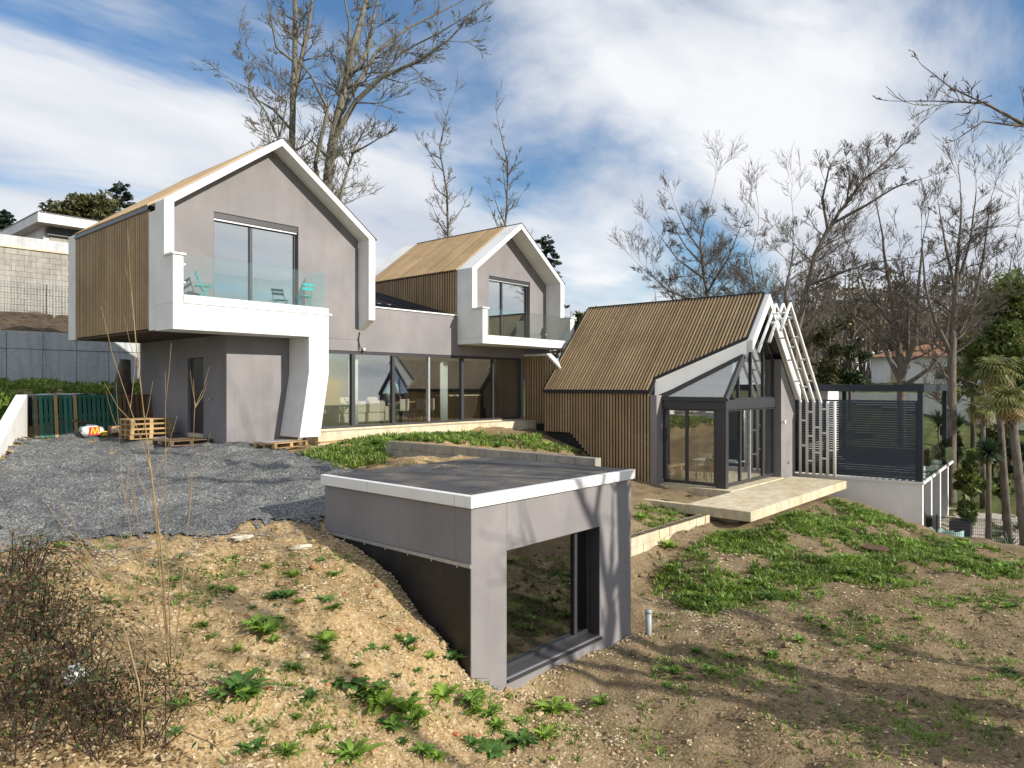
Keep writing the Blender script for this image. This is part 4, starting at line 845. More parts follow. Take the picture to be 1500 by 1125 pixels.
bw = MB(); q = onZ(655, 686, -1.50); bw.tube([(q.x-.25,q.y+.1,-1.49),(q.x-.1,q.y+.03,-1.44),(q.x+.1,q.y-.05,-1.47),(q.x+.28,q.y-.02,-1.49)], [.02,.03,.025,.012], 6); tag(obj('fallen_branch', bw, M['barkd']), 'short dead branch lying on the annex roof felt', 'branch')
# balcony chairs
def bistro_chair(loc, rz, label):
    t = thing('bistro_chair', (0,0,0), label, 'chair', None); c = M['teal']; w = .19
    for s in (-1,1):
        obj('leg', MB().tube([(s*w,-.20,0),(s*w,.02,.44),(s*w,.16,.82)], .012, 6), c, t); obj('leg', MB().tube([(s*w*.9,.24,0),(s*w*.9,-.18,.44)], .012, 6), c, t)
    for i in range(5): obj('seat_slat', MB().box(-w,w,-.20+i*.08,-.14+i*.08,.44,.455), c, t)
    for z in (.62,.74): obj('back_slat', MB().box(-w,w,.105+(z-.6)*.35,.12+(z-.6)*.35,z,z+.08), c, t)
    obj('stretcher', MB().tube([(-w,-.13,.14),(w,-.13,.14)], .01, 5), c, t)
    t.location = loc; t.rotation_euler = (0,0,rz); return t
bistro_chair((8.62,18.55,2.162), R_(70), 'turquoise folding chair turned sideways behind the balcony glass next to the white post')
bistro_chair((11.65,18.45,2.162), R_(-178), 'turquoise folding chair with its back to the open end of the balcony')
# ======================= furniture behind the glass =======================
def sofa(loc, rz, w, label):
    t = thing('sofa', (0,0,0), label, 'sofa'); c = M['cream']
    for nm, b_ in (('base',(-w/2,w/2,-.42,.42,.08,.40)),('backrest',(-w/2,w/2,.30,.46,.40,.82)),('armrest',(-w/2-.18,-w/2,-.42,.46,.08,.62)),('armrest',(w/2,w/2+.18,-.42,.46,.08,.62))):
        bevel(obj(nm, MB().box(*b_), c, t), .05, 2)
    for i in range(2): bevel(obj('cushion', MB().box(-w/2+.03+i*w/2,-.03+(i+1)*w/2,-.40,.28,.405,.54), c, t), .05, 2)
    for x in (-w*.3,w*.3): o = bevel(obj('pillow', MB().box(x-.24,x+.24,.10,.26,.545,.95), c, t), .07, 2)
    t.location = loc; t.rotation_euler = (0,0,rz); return t
sofa((15.0,20.6,-1.37), R_(180), 1.9, 'cream sofa with pillows seen from behind through the glazing')
sofa((12.95,21.7,-1.37), R_(90), 1.5, 'cream sofa side-on behind the glass pane next to the white column')
for x, lab in ((14.0,'pale curtain hanging between the two cream sofas'),(18.05,'pale curtain hanging at the end of the dining area')):
    mb = MB(); n = 16; pts = [(x-.16+.34*i/n, 19.36+.04*math.sin(i*2.2)) for i in range(n+1)]
    mb.v = [(a_,b_,z_) for a_,b_ in pts for z_ in (-1.36,1.04)]; mb.f = [(2*i,2*i+2,2*i+3,2*i+1) for i in range(n)]; mb.m = [0]*n
    o = obj('curtain', mb, M['curtain'], None, True, False); o.modifiers.new('s','SOLIDIFY').thickness = .012; tag(o, lab, 'curtain')
def dining(loc, rz, w, d, label, top, leg='black', h=.75):
    t = thing('dining_table', (0,0,0), label, 'table'); bevel(obj('tabletop', MB().box(-w/2,w/2,-d/2,d/2,h-.035,h), top, t), .008)
    for x in (-1,1):
        for y in (-1,1): obj('leg', MB().tube([(x*(w/2-.1),y*(d/2-.1),0),(x*(w/2-.14),y*(d/2-.14),h-.036)], .022, 6), M[leg], t)
    t.location = loc; t.rotation_euler = (0,0,rz); return t
dining((17.35,20.9,-1.37), 0, 1.8, .9, 'dining table behind the glazing next to the leaning person', M['pallet'])
def chair(loc, rz, mat, label, group=None):
    t = thing('dining_chair', (0,0,0), label, 'chair', group)
    bevel(obj('seat', MB().box(-.22,.22,-.22,.22,.43,.48), mat, t), .015); bevel(obj('backrest', MB().box(-.22,.22,.19,.23,.48,.86), mat, t), .015)
    for x in (-1,1):
        for y in (-1,1): obj('leg', MB().tube([(x*.2,y*.2,0),(x*.17,y*.17,.43)], .014, 5), M['black'], t)
    t.location = loc; t.rotation_euler = (0,0,rz); return t
chair((16.75,20.25,-1.37), R_(180), M['cream'], 'cream dining chair that the person leans over')
chair((17.45,20.2,-1.37), R_(180), M['black'], 'black dining chair on the window side of the indoor table')
chair((17.95,20.2,-1.37), R_(180), M['cream'], 'cream dining chair beside the pale curtain')
chair((17.3,21.65,-1.37), 0, M['black'], 'black dining chair on the far side of the indoor table')
isl = thing('kitchen_island', (20.6,21.2,-1.37), 'kitchen island behind the darker end panes', 'counter'); obj('worktop', MB().box(19.7,21.6,20.8,21.6,-.45,-.40), M['cream'], isl); obj('cabinet', MB().box(20.3,21.55,20.85,21.55,-1.368,-.452), M['indark'], isl)
vp = thing('vase_plant', (14.25,19.75,-1.37), 'leafy plant in a vase behind the second glass pane', 'plant')
obj('vase', MB().tube([(14.25,19.75,-1.368),(14.25,19.75,-1.2),(14.25,19.75,-.9),(14.25,19.75,-.8)], [.08,.12,.09,.07], 10), M['cream'], vp, True)
mb = MB(); r3 = random.Random(6)
for i in range(26):
    a_ = r3.uniform(0,6.28); l_ = r3.uniform(.3,.55); e_ = r3.uniform(.3,1.2); d = Vector((math.cos(a_)*math.cos(e_),math.sin(a_)*math.cos(e_),math.sin(e_)*.8)); b0 = Vector((14.25,19.75,-.82)); p1 = b0+d*l_
    mb.tube([b0, b0+d*l_*.5+Vector((0,0,.03)), p1], .006, 3)
    for q in (.6,.8,1.): 
        c_ = b0+d*l_*q; s_ = Vector((-d.y,d.x,.2))*.05; mb.add([c_, c_+s_+d*.05, c_+d*.13, c_-s_+d*.05], [(0,1,2,3)])
obj('foliage', mb, M['ever'], vp, False, False)
dining((23.3,11.0,-3.36), R_(90), 1.6, .8, 'table under a white cloth behind the pavilion side window', M['curtain'])
chair((22.75,10.9,-3.36), R_(90), M['black'], 'black wire chair at the cloth-covered pavilion table'); chair((23.9,11.9,-3.36), R_(-90), M['cream'], 'cream chair inside the pavilion behind the table')
bench = thing('bench', (23.2,12.8,-3.36), 'low wooden bench inside the pavilion behind the side window', 'bench'); obj('seat', MB().box(22.6,23.9,12.6,12.95,-2.95,-2.88), M['pallet'], bench)
for x in (22.7,23.7): obj('leg', MB().box(x,x+.08,12.65,12.9,-3.355,-2.952), M['pallet'], bench)
# person leaning forward behind the glazing
def person(loc, rz, label):
    V_ = [(0,0,.95,.15,.12),(0,.02,1.12,.15,.11),(0,.20,1.33,.165,.11),(0,.30,1.42,.12,.09),(0,.37,1.46,.055,.055),(0,.45,1.50,.085,.095),(0,.50,1.55,.075,.085)]
    edges = [(0,1),(1,2),(2,3),(3,4),(4,5),(5,6)]
    def add(p, par, r, r2=None): V_.append((*p, r, r2 or r)); edges.append((par, len(V_)-1)); return len(V_)-1
    for s in (-1,1):
        k_ = add((s*.10,0,.86), 0, .095); k_ = add((s*.11,.0+.05*s,.48), k_, .062); k_ = add((s*.11,-.05+.08*s,.10), k_, .042); k_ = add((s*.115,.0+.08*s,.045), k_, .045, .04); k_ = add((s*.12,.13+.08*s,.03), k_, .038, .028)
        a_ = add((s*.19,.30,1.36), 3, .055); a_ = add((s*.22,.36,1.10), a_, .043); a_ = add((s*.17,.52,.93), a_, .032); h_ = add((s*.165,.58,.89), a_, .036, .02)
        for q, l_ in ((-.024,.07),(-.008,.08),(.008,.076),(.024,.06)):
            f1 = add((s*.165+q,.58+l_*.6,.875), h_, .009); add((s*.165+q,.58+l_,.855), f1, .008)
        t1 = add((s*.165-s*.04,.595,.87), h_, .010); add((s*.165-s*.05,.625,.86), t1, .009)
    me = bpy.data.meshes.new('person'); me.from_pydata([v[:3] for v in V_], edges, []); o = lnk('person', me)
    o.modifiers.new('skin','SKIN'); sd_ = o.modifiers.new('sub','SUBSURF'); sd_.levels = 1; sd_.render_levels = 1
    sv = me.skin_vertices[0].data
    for i, v in enumerate(V_): sv[i].radius = (v[3], v[4]); sv[i].use_root = (i == 0)
    dg = bpy.context.evaluated_depsgraph_get(); ev = bpy.data.meshes.new_from_object(o.evaluated_get(dg)); o.modifiers.clear(); o.data = ev
    for m_ in (M['skin'], M['shirt'], M['trouser'], M['hair']): ev.materials.append(m_)
    for p in ev.polygons:
        c_ = p.center; mi = 0
        if c_.z < .97 and abs(c_.x) < .25 and c_.y < .33: mi = 2
        elif c_.y < .345 and c_.z > .95 and abs(c_.x) < .25: mi = 1
        elif c_.z > 1.53 or (c_.y < .43 and c_.z > 1.49): mi = 3
        p.material_index = mi; p.use_smooth = True
    o.location = loc; o.rotation_euler = (0,0,rz); return tag(o, label, 'person')
M['skin'] = simple('skin', (.50,.30,.21), .6, .05); M['shirt'] = simple('pale_green_cotton', (.42,.62,.52), .9, .06); M['trouser'] = simple('grey_cotton', (.33,.33,.34), .9, .06); M['hair'] = simple('dark_hair', (.05,.03,.02), .7, .2)
person((16.3,20.45,-1.37), R_(-75), 'person in a pale green top and grey trousers leaning over a chair indoors')
# ======================= trees =======================
def grow(mb, p, d, L, r, lv, rg, o, depth=0):
    """one branch as a bent tube, then its children"""
    n = 4 if lv > 1 else 3; pts = [Vector(p)]; dd = Vector(d).normalized()
    for i in range(n):
        dd = (dd+Vector((rg.uniform(-1,1),rg.uniform(-1,1),rg.uniform(-.7,1)))*o['wob']+Vector((0,0,o['up']))).normalized(); pts.append(pts[-1]+dd*L/n)
    r1 = max(r*o['taper'], o['rmin']); rad = [r+(r1-r)*i/n for i in range(n+1)]
    mb.tube(pts, rad, 6 if r > .06 else (4 if r > .02 else 3), 0, False)
    if lv <= 0: return
    kids = o['kids'][min(depth, len(o['kids'])-1)]
    for i in range(kids):
        f = rg.uniform(.25,1.0) if i else 1.; k = min(int(f*n), n-1); q = pts[k].lerp(pts[k+1], f*n-k)
        ax = Vector((rg.uniform(-1,1),rg.uniform(-1,1),rg.uniform(-.4,.6))); ax = (ax-dd*ax.dot(dd))
        if ax.length < .05: ax = Vector((1,0,0))
        nd = (dd*math.cos(o['ang']*rg.uniform(.6,1.2))+ax.normalized()*math.sin(o['ang']*rg.uniform(.6,1.2))).normalized()
        grow(mb, q, nd, L*o['len']*rg.uniform(.7,1.15)*(1-.25*(1-f)), max(rad[k]*o['rk'], o['rmin']), lv-1, rg, o, depth+1)
OPT = dict(wob=.13, up=.025, taper=.45, rmin=.010, kids=[5,5,5,5], ang=.58, len=.64, rk=.5)
def limb_tree(name, label, limbs, mat, seed, lv=2, opt=None, group=None, twig_len=.30, density=1.0, cap=1.9):
    """tree given by its main limbs (world points); side branches are grown on every limb"""
    rg = random.Random(seed); o = dict(OPT); o.update(opt or {}); base = limbs[0][0][0]
    t = thing(name, tuple(base), label, 'tree', group); tr = MB(); br = MB()
    for li, (pts, r0, r1) in enumerate(limbs):
        k = len(pts); fine = []
        for i in range(k-1):
            for s in range(4):
                q = pts[i].lerp(pts[i+1], s/4.); fine.append(q+Vector((rg.uniform(-1,1),rg.uniform(-1,1),rg.uniform(-1,1)))*(.10*r0 if i+s else 0))
        fine.append(pts[-1]); m = len(fine); rad = [r0+(r1-r0)*i/(m-1) for i in range(m)]
        (tr if r0 > .1 or li == 0 else br).tube(fine, rad, 9 if r0 > .1 else 6, 0, False)
        tot = sum((b-a).length for a, b in zip(pts, pts[1:])); nk = max(3, int(tot*1.5*density))
        for j in range(nk):
            f = rg.uniform(.22 if li == 0 else .12, 1.); i = min(int(f*(m-1)), m-2); q = fine[i]; d = (fine[i+1]-fine[i]).normalized()
            ax = Vector((rg.uniform(-1,1),rg.uniform(-1,1),rg.uniform(-.3,.5))); ax = (ax-d*ax.dot(d)).normalized()
            nd = (d*.55+ax*.8).normalized(); L = min(tot*twig_len, cap)*rg.uniform(.5,1.1)*(1.15-.6*f)
            grow(br, q, nd, L, max(rad[i]*.38, o['rmin']*1.4), lv, rg, o)
        grow(br, fine[-1], (fine[-1]-fine[-2]).normalized(), min(tot*twig_len, cap), max(r1*.9,o['rmin']), lv, rg, o)
    obj('trunk', tr if tr.v else br, mat, t, True, False); obj('crown', br, mat, t, True, False); return t
def auto_tree(name, label, base, h, mat, seed, lean=(0,0), r=.16, lv=3, opt=None, group=None, clear=.3, spread=.5, nl=6, cap=1.7):
    rg = random.Random(seed); b = Vector(base); top = b+Vector((lean[0],lean[1],h)); k = 6
    main = [b.lerp(top, i/k)+Vector((rg.uniform(-1,1),rg.uniform(-1,1),0))*(.035*h*(i > 0)) for i in range(k+1)]
    limbs = [([b-Vector((0,0,.3))]+main[1:], r, .02)]
    for i in range(nl):
        f = clear+(1-clear)*i/nl*.8; a = main[min(int(f*k),k-1)].lerp(main[min(int(f*k),k-1)+1], f*k-int(f*k)); az = rg.uniform(0,6.28); el = rg.uniform(.35,.95); L = h*spread*(1-.55*f)*rg.uniform(.8,1.15)
        d = Vector((math.cos(az)*math.cos(el),math.sin(az)*math.cos(el),math.sin(el))); c = a+d*L*.5; limbs.append(([a,c,c+(d+Vector((0,0,.45))).normalized()*L*.5], r*.5*(1-.5*f), .012))
    return limb_tree(name, label, limbs, mat, seed+1, lv, opt, group, .30, 1., cap)
def PL(*q): return [P(*a) for a in q]
gnd = lambda px, py, t: (lambda p: Vector((p.x,p.y,H(p.x,p.y))))(P(px,py,t))
# tall twin-trunked tree behind the west wing
T = 40
limb_tree('bare_tree', 'tall lichen-covered bare tree with sweeping limbs behind the larger gabled wing', [
 ([gnd(470,400,T)]+PL((470,330,T),(488,205,T),(503,130,T),(520,60,T),(545,-30,T+1)), .36, .12),
 (PL((482,215,T),(520,150,T-.5),(560,112,T-1),(612,90,T-1.5),(655,60,T-2),(690,25,T-2)), .17, .03),
 (PL((492,180,T),(525,120,T+1),(552,75,T+2),(600,40,T+2.5),(670,5,T+3)), .17, .03),
 (PL((505,125,T),(540,70,T+1),(548,20,T+1.5),(565,-40,T+2)), .14, .04),
 (PL((470,290,T),(462,240,T-1),(480,160,T-1.5),(455,110,T-2),(430,80,T-2.5)), .14, .03),
 (PL((500,140,T),(508,100,T-1),(512,40,T-1.5),(500,-30,T-2)), .12, .03),
 (PL((560,112,T-1),(590,75,T-1.5),(640,50,T-2),(705,10,T-2.5)), .07, .02)], M['barkl'], 31, 3, dict(ang=.55, kids=[4,4,4], rmin=.012), None, .20, .8, 2.0)
limb_tree('bare_tree', 'straight lichen-covered bare tree with a forked stem rising behind the larger gable', [
 ([gnd(425,400,T+2)]+PL((424,300,T+2),(427,200,T+2),(432,60,T+2),(433,-60,T+2)), .26, .12),
 (PL((428,150,T+2),(445,70,T+3),(455,20,T+3),(462,-50,T+3)), .16, .06),
 (PL((427,190,T+2),(400,160,T+1),(375,145,T),(355,95,T)), .09, .02),(PL((430,90,T+2),(405,70,T+1),(395,20,T),(390,-10,T)), .08, .02)], M['barkl'], 41, 3, dict(kids=[4,4,4], rmin=.012), None, .16, .7)
limb_tree('bare_tree', 'small crooked bare tree leaning out from behind the larger gable roof', [
 ([gnd(495,420,T-3)]+PL((492,330,T-3),(502,275,T-3),(520,215,T-3),(540,180,T-3)), .12, .03),(PL((515,225,T-3),(540,212,T-3.5),(560,200,T-4)), .06, .015)], M['barkl'], 47, 3, dict(kids=[4,4,4]), None, .3)
limb_tree('bare_tree', 'spreading thin bare tree whose twigs show left of the larger gable', [
 ([gnd(412,420,T-2)]+PL((412,260,T-2),(408,190,T-2)), .10, .04),(PL((412,215,T-2),(390,165,T-2.5),(365,130,T-3),(345,120,T-3)), .06, .015),(PL((410,200,T-2),(420,150,T-2),(395,130,T-2),(370,85,T-2)), .05, .012)], M['bark'], 53, 3, dict(kids=[5,4,4]), None, .32)
for k_, (a, lab) in enumerate((((655,400,150,46), 'slim bare tree with stubby branches standing alone behind the link roof'), ((731,400,172,48), 'slim twiggy bare tree behind the smaller gabled wing'))):
    px_, y0_, y1_, t_ = a; b = gnd(px_, y0_, t_); top = P(px_+(2 if k_ else -2), y1_, t_)
    auto_tree('bare_tree', lab, b, top.z-b.z, M['bark'], 61+k_*7, (top.x-b.x,top.y-b.y), .15, 2, dict(wob=.25, kids=[4,4,3], up=.06), None, .42, .17, 10, 1.3)
# row of bare trees behind the pavilion
def rt(px, ytop, t, lab, seed, lean=0, r=.2, spread=.5, nl=7, mat='bark', clear=.25, lv=3, opt=None):
    b = gnd(px, 560, t); top = P(px+lean, ytop, t); auto_tree('bare_tree', lab, b, top.z-b.z, M[mat], seed, (top.x-b.x,top.y-b.y), r, lv, opt or dict(kids=[5,5,4], rmin=.009, rk=.5), None, clear, spread, nl, 3.0)
rt(1037, 305, 52, 'round-crowned bare tree rising behind the pavilion ridge', 101, 0, .26, .55, 8, 'barkd', .3)
rt(1098, 340, 54, 'thin bare tree between the round-crowned tree and the trellis', 107, 4, .16, .45, 7, 'barkd')
rt(1142, 325, 50, 'upright bare tree directly behind the white trellis apex', 113, 18, .2, .42, 8, 'barkd')
T = 42
limb_tree('bare_tree', 'big bare tree leaning strongly to one side above the white trellis', [
 ([gnd(1160,560,T)]+PL((1165,500,T),(1180,430,T),(1195,370,T),(1230,310,T),(1265,265,T),(1300,235,T),(1325,208,T)), .20, .03),
 (PL((1192,380,T),(1212,335,T+1),(1205,290,T+1),(1215,245,T+1),(1240,235,T+1)), .12, .02),(PL((1215,330,T),(1270,300,T-1),(1310,275,T-1.5),(1350,262,T-2)), .10, .02),(PL((1180,420,T),(1230,400,T-1),(1275,385,T-1.5),(1330,378,T-2)), .09, .02),(PL((1240,300,T),(1245,260,T+1),(1240,235,T+1)), .07, .02)], M['barkd'], 121, 3, dict(kids=[5,5,4], rmin=.009, rk=.5), None, .17, 1.0, 2.3)
T = 37
limb_tree('bare_tree', 'dark many-stemmed bare tree with low crossing limbs in front of the bungalow', [
 ([gnd(1322,575,T)]+PL((1320,540,T),(1312,470,T),(1300,400,T),(1290,330,T)), .24, .04),(PL((1320,555,T),(1340,500,T-1),(1345,420,T-1),(1352,350,T-1)), .18, .03),(PL((1320,560,T),(1290,500,T+1),(1262,470,T+1),(1235,455,T+1)), .14, .02),(PL((1325,565,T),(1362,540,T-1),(1385,515,T-1),(1400,480,T-1)), .12, .02),(PL((1312,480,T),(1270,430,T),(1255,390,T)), .10, .02),(PL((1330,540,T),(1330,440,T-.5),(1320,380,T-.5)), .11, .02)], M['barkd'], 131, 3, dict(kids=[5,4,4], rmin=.009, rk=.5), None, .22, .9, 2.1)
T = 34
limb_tree('bare_tree', 'tall straight bare tree with a fan of fine twigs next to the palms', [
 ([gnd(1392,620,T)]+PL((1394,560,T),(1396,480,T),(1402,400,T),(1408,300,T)), .27, .03),(PL((1394,520,T),(1370,470,T),(1355,420,T),(1350,350,T)), .12, .02),(PL((1396,500,T),(1425,450,T),(1440,380,T),(1450,300,T)), .12, .02),(PL((1400,430,T),(1385,360,T),(1375,300,T)), .08, .02),(PL((1402,420,T),(1422,350,T),(1430,280,T)), .08, .02)], M['barkd'], 141, 3, dict(kids=[5,4,4], rmin=.009, rk=.5), None, .24, 1., 2.2)
rt(1480, 370, 40, 'bare tree with pale buds rising behind the bamboo', 151, 6, .16, .5, 7, 'bark')
rt(1252, 390, 56, 'slender bare tree standing in the wood behind the leaning tree', 157, -6, .14, .4, 7, 'barkd')
rt(1445, 410, 60, 'far bare tree in the wood behind the tall straight tree', 163, 5, .18, .5, 7, 'barkd')
# overhanging branch and trees beside the viewpoint (they cast the shadows on the yard)
limb_tree('bare_tree', 'bare oak beside the lower yard whose branch tips hang into the open sky', [
 ([Vector((13.2,-2.6,H(13.2,-2.6))),Vector((13.0,-2.7,-1)),Vector((12.7,-2.4,2.5)),Vector((12.4,-1.8,5.5)),Vector((12.3,-1.9,8.5))], .30, .08),
 ([Vector((12.7,-2.3,2.2)),P(1600,215,10.6),P(1500,182,10.2),P(1440,150,10.0),P(1400,150,9.9)], .045, .007),
 ([P(1500,185,10.2),P(1440,178,10.0),P(1400,205,9.9)], .016, .005),([P(1440,150,10.0),P(1395,130,9.8),P(1350,95,9.7)], .012, .005),([P(1420,150,10.),P(1360,148,9.9),P(1305,148,9.9)], .010, .004),
 ([Vector((12.6,-2.3,2.6)),Vector((14.5,-3.5,5)),Vector((16,-4,7.5))], .14, .03),([Vector((12.5,-2.0,4)),Vector((11.2,-3.8,6.5)),Vector((10.2,-5,9))], .14, .03)], M['barkd'], 171, 2, dict(kids=[3,3], rmin=.005, wob=.25), None, .13, 1.2, .55)
def shade_tree(x, y, h, seed, lab, r=.28, nl=9, spread=.5, lean=(0,0), clear=.3):
    auto_tree('bare_tree', lab, (x,y,H(x,y)), h, M['bark'], seed, lean, r, 1, dict(kids=[3], rmin=.012, wob=.2), None, clear, spread, nl, 1.3)
shade_tree(13.4, -7.5, 12, 181, 'large bare tree standing in the yard across from the annex window', .36, 5, .5, (0,0), .42)
shade_tree(9.2, -10.5, 14, 191, 'tall bare tree at the edge of the lower yard facing the house', .16, 7, .5, (0,0), .66)
shade_tree(17.0, -9.5, 18, 197, 'bare tree further along the edge of the lower yard', .22, 6, .4, (0,0), .6)
shade_tree(5.2, -9.0, 11, 199, 'smaller bare tree at the edge of the yard opposite the mound', .10, 6, .4, (0,0), .6)
# ---- evergreens ----
def leafcards(mb, c, rad, n, size, rg, flat=1.0, mi=0):
    for _ in range(n):
        while True:
            v = Vector((rg.uniform(-1,1),rg.uniform(-1,1),rg.uniform(-1,1)))
            if .15 < v.length < 1: break
        p = Vector(c)+Vector((v.x*rad[0],v.y*rad[1],v.z*rad[2])); a = Vector((rg.gauss(0,1),rg.gauss(0,1),rg.gauss(0,1)*flat)).normalized(); b = a.cross(Vector((rg.gauss(0,1),rg.gauss(0,1),rg.gauss(0,1)))).normalized(); s = size*rg.uniform(.5,1.3)
        mb.add([p-a*s, p+b*s*.45, p+a*s, p-b*s*.45], [(0,1,2,3)], mi)
def cedar(px, ytop, ybot, t, wpx, lab, seed, mat='cedar'):
    rg = random.Random(seed); top = P(px,ytop,t); b = gnd(px,ybot,t); hw = wpx/1040.*t; tt = thing('cedar_tree', tuple(b), lab, 'tree')
    obj('trunk', MB().tube([b-Vector((0,0,.3)), b.lerp(top,.5), top], [.35,.25,.04], 8), M['barkd'], tt, True); mb = MB(); zb_ = P(px,ybot,t).z; nl = 9
    for i in range(nl):
        z = zb_+(top.z-zb_)*(i+.3)/nl; f = (i+.3)/nl; rr = hw*(1-.65*f**1.5)
        for k in range(7):
            a = rg.uniform(0,6.28); q = rr*rg.uniform(.35,1.); leafcards(mb, (b.x+math.cos(a)*q, b.y+math.sin(a)*q, z+rg.uniform(-.3,.3)), (rr*.34,rr*.34,.13), 60, .15, rg, .25)
    leafcards(mb, (top.x,top.y,top.z-.3), (.5,.5,.5), 60, .2, rg); obj('crown', mb, M[mat], tt, False, False)
cedar(176, 270, 335, 66, 26, 'dark layered cedar on the hill behind the flat-roofed house', 211)
cedar(800, 348, 480, 50, 34, 'dark cedar rising behind the smaller gabled wing', 217)
cedar(8, 312, 345, 70, 20, 'dark cedar at the far side of the flat-roofed house', 223)
def bushy(name, lab, px, ytop, ybot, t, wpx, mat, seed, n=1500, size=.2, cat='tree', trunk=True, blobs=14):
    rg = random.Random(seed); b = gnd(px,ybot,t); top = P(px,ytop,t); hw = wpx/1040.*t; zb_ = max(b.z, P(px,ybot,t).z); tt = thing(name, tuple(b), lab, cat)
    mb = MB(); tm = MB(); tm.tube([b-Vector((0,0,.2)), Vector((b.x,b.y,(zb_+top.z)/2)), Vector((b.x,b.y,top.z-.3))], [.05*hw+.05,.04*hw+.03,.02], 7)
    for i in range(blobs):
        a = rg.uniform(0,6.28); q = hw*rg.uniform(0,.75); z = rg.uniform(zb_+.15*(top.z-zb_), top.z-.12*(top.z-zb_)); c = (b.x+math.cos(a)*q, b.y+math.sin(a)*q, z); rr = hw*rg.uniform(.25,.45)
        leafcards(mb, c, (rr,rr,rr*.75), n//blobs, size, rg); tm.tube([Vector((b.x,b.y,(zb_+z)/2)), Vector(c)], [.05,.015], 4)
    obj('trunk', tm, M['barkd'], tt, True, False); obj('crown', mb, M[mat], tt, False, False)
bushy('olive_brown_tree', 'loose olive-brown tree on the hill next to the layered cedar', 118, 283, 335, 62, 48, 'olive', 231, 3200, .26)
bushy('evergreen_bush', 'small dark evergreen showing beside the smaller balcony', 848, 456, 500, 46, 12, 'ever', 237, 700, .2)
bushy('evergreen_bush', 'dense bush at the edge of the lower yard beside the oak', 1745, 850, 1160, 8.2, 150, 'olive', 247, 2600, .09, 'bush', True, 22)
bushy('bamboo_clump', 'tall feathery green bamboo clump behind the palms', 1478, 385, 600, 36, 58, 'bamboo', 241, 9000, .16, 'bamboo', True, 40)
bushy('bamboo_clump', 'lower bushy green bamboo clump beside the bungalow', 1425, 470, 600, 44, 40, 'bamboo', 243, 4500, .16, 'bamboo', True, 24)
for k_, (px_, yt, yb, t_, w_, m_, lab) in enumerate(((1215,455,585,47,40,'olive','brownish ivy-clad bush behind the white trellis legs'),(1245,500,585,50,30,'ever','dark evergreen bush behind the pergola canopy'),(1345,640,760,31,20,'ever','dark shrub below the terrace balustrade'),(1425,655,745,30,26,'bamboo','leafy green shrub beside the yucca trunk'),(1492,640,720,31,22,'ever','dark rounded shrub behind the thick palm trunk'),(1455,620,700,36,30,'olive','straw-coloured leafy shrub filling the gap behind the yucca head'),(1398,610,690,40,24,'ever','dark leafy shrub beyond the terrace balustrade'),(1470,690,735,30,16,'bamboo','low bright green shrub at the foot of the yucca trunk'))):
    bushy('shrub', lab, px_, yt, yb, t_, w_, m_, 300+k_, 1800, .17, 'shrub')
# ---- distant wood: one mass of trunks and twiggy crowns ----
rg = random.Random(77); wm = MB(); wt = MB()
for i in range(150):
    px_ = rg.uniform(1150,1640) if i < 105 else rg.uniform(780,1200); t_ = rg.uniform(82,125); b = gnd(px_, 560, t_); h = t_/1040.*rg.uniform(70,150)*(1. if px_ > 1180 else .5); s = rg.uniform(1.5,3.2)
    wt.tube([b-Vector((0,0,1)), b+Vector((rg.uniform(-.6,.6),rg.uniform(-.6,.6),h*.9+2))], [.22,.06], 4, 0, False)
    for k in range(5): leafcards(wm, (b.x+rg.uniform(-s,s),b.y+rg.uniform(-s,s),b.z+h*rg.uniform(.25,1.0)), (s,s,s*.9), 45, .42, rg)
for i in range(130):
    px_ = rg.uniform(1170,1600) if i < 100 else rg.uniform(960,1180); t_ = rg.uniform(62,100); b = gnd(px_, 560, t_); h = t_/1040.*rg.uniform(95,190)*(1. if i < 100 else .8)
    top = b+Vector((rg.uniform(-1,1),rg.uniform(-1,1),h)); wt.tube([b-Vector((0,0,.5)), b.lerp(top,.5)+Vector((rg.uniform(-.3,.3),rg.uniform(-.3,.3),0)), top], [.13,.09,.02], 4, 0, False)
    for k in range(16):
        f = rg.uniform(.3,.95); a = rg.uniform(0,6.28); L = h*.28*(1.1-f); q = b.lerp(top, f); d = Vector((math.cos(a),math.sin(a),rg.uniform(.5,1.4))).normalized(); m = q+d*L*.5; e = m+(d+Vector((0,0,.4))).normalized()*L*.5; wt.tube([q,m,e], [.035,.025,.012], 3, 0, False)
        for _ in range(4): w_ = m.lerp(e, rg.random()); wt.tube([w_, w_+Vector((rg.uniform(-1,1),rg.uniform(-1,1),rg.uniform(-.1,1.1)))*L*.3], [.016,.010], 3, 0, False)
n_ = len(wm.f); wm.add(wt.v, wt.f, 1); tag(obj('distant_wood', wm, [M['wood'], M['barkd']], None, False, False), 'far brown and green winter wood behind the bungalow', 'wood', None, 'stuff')
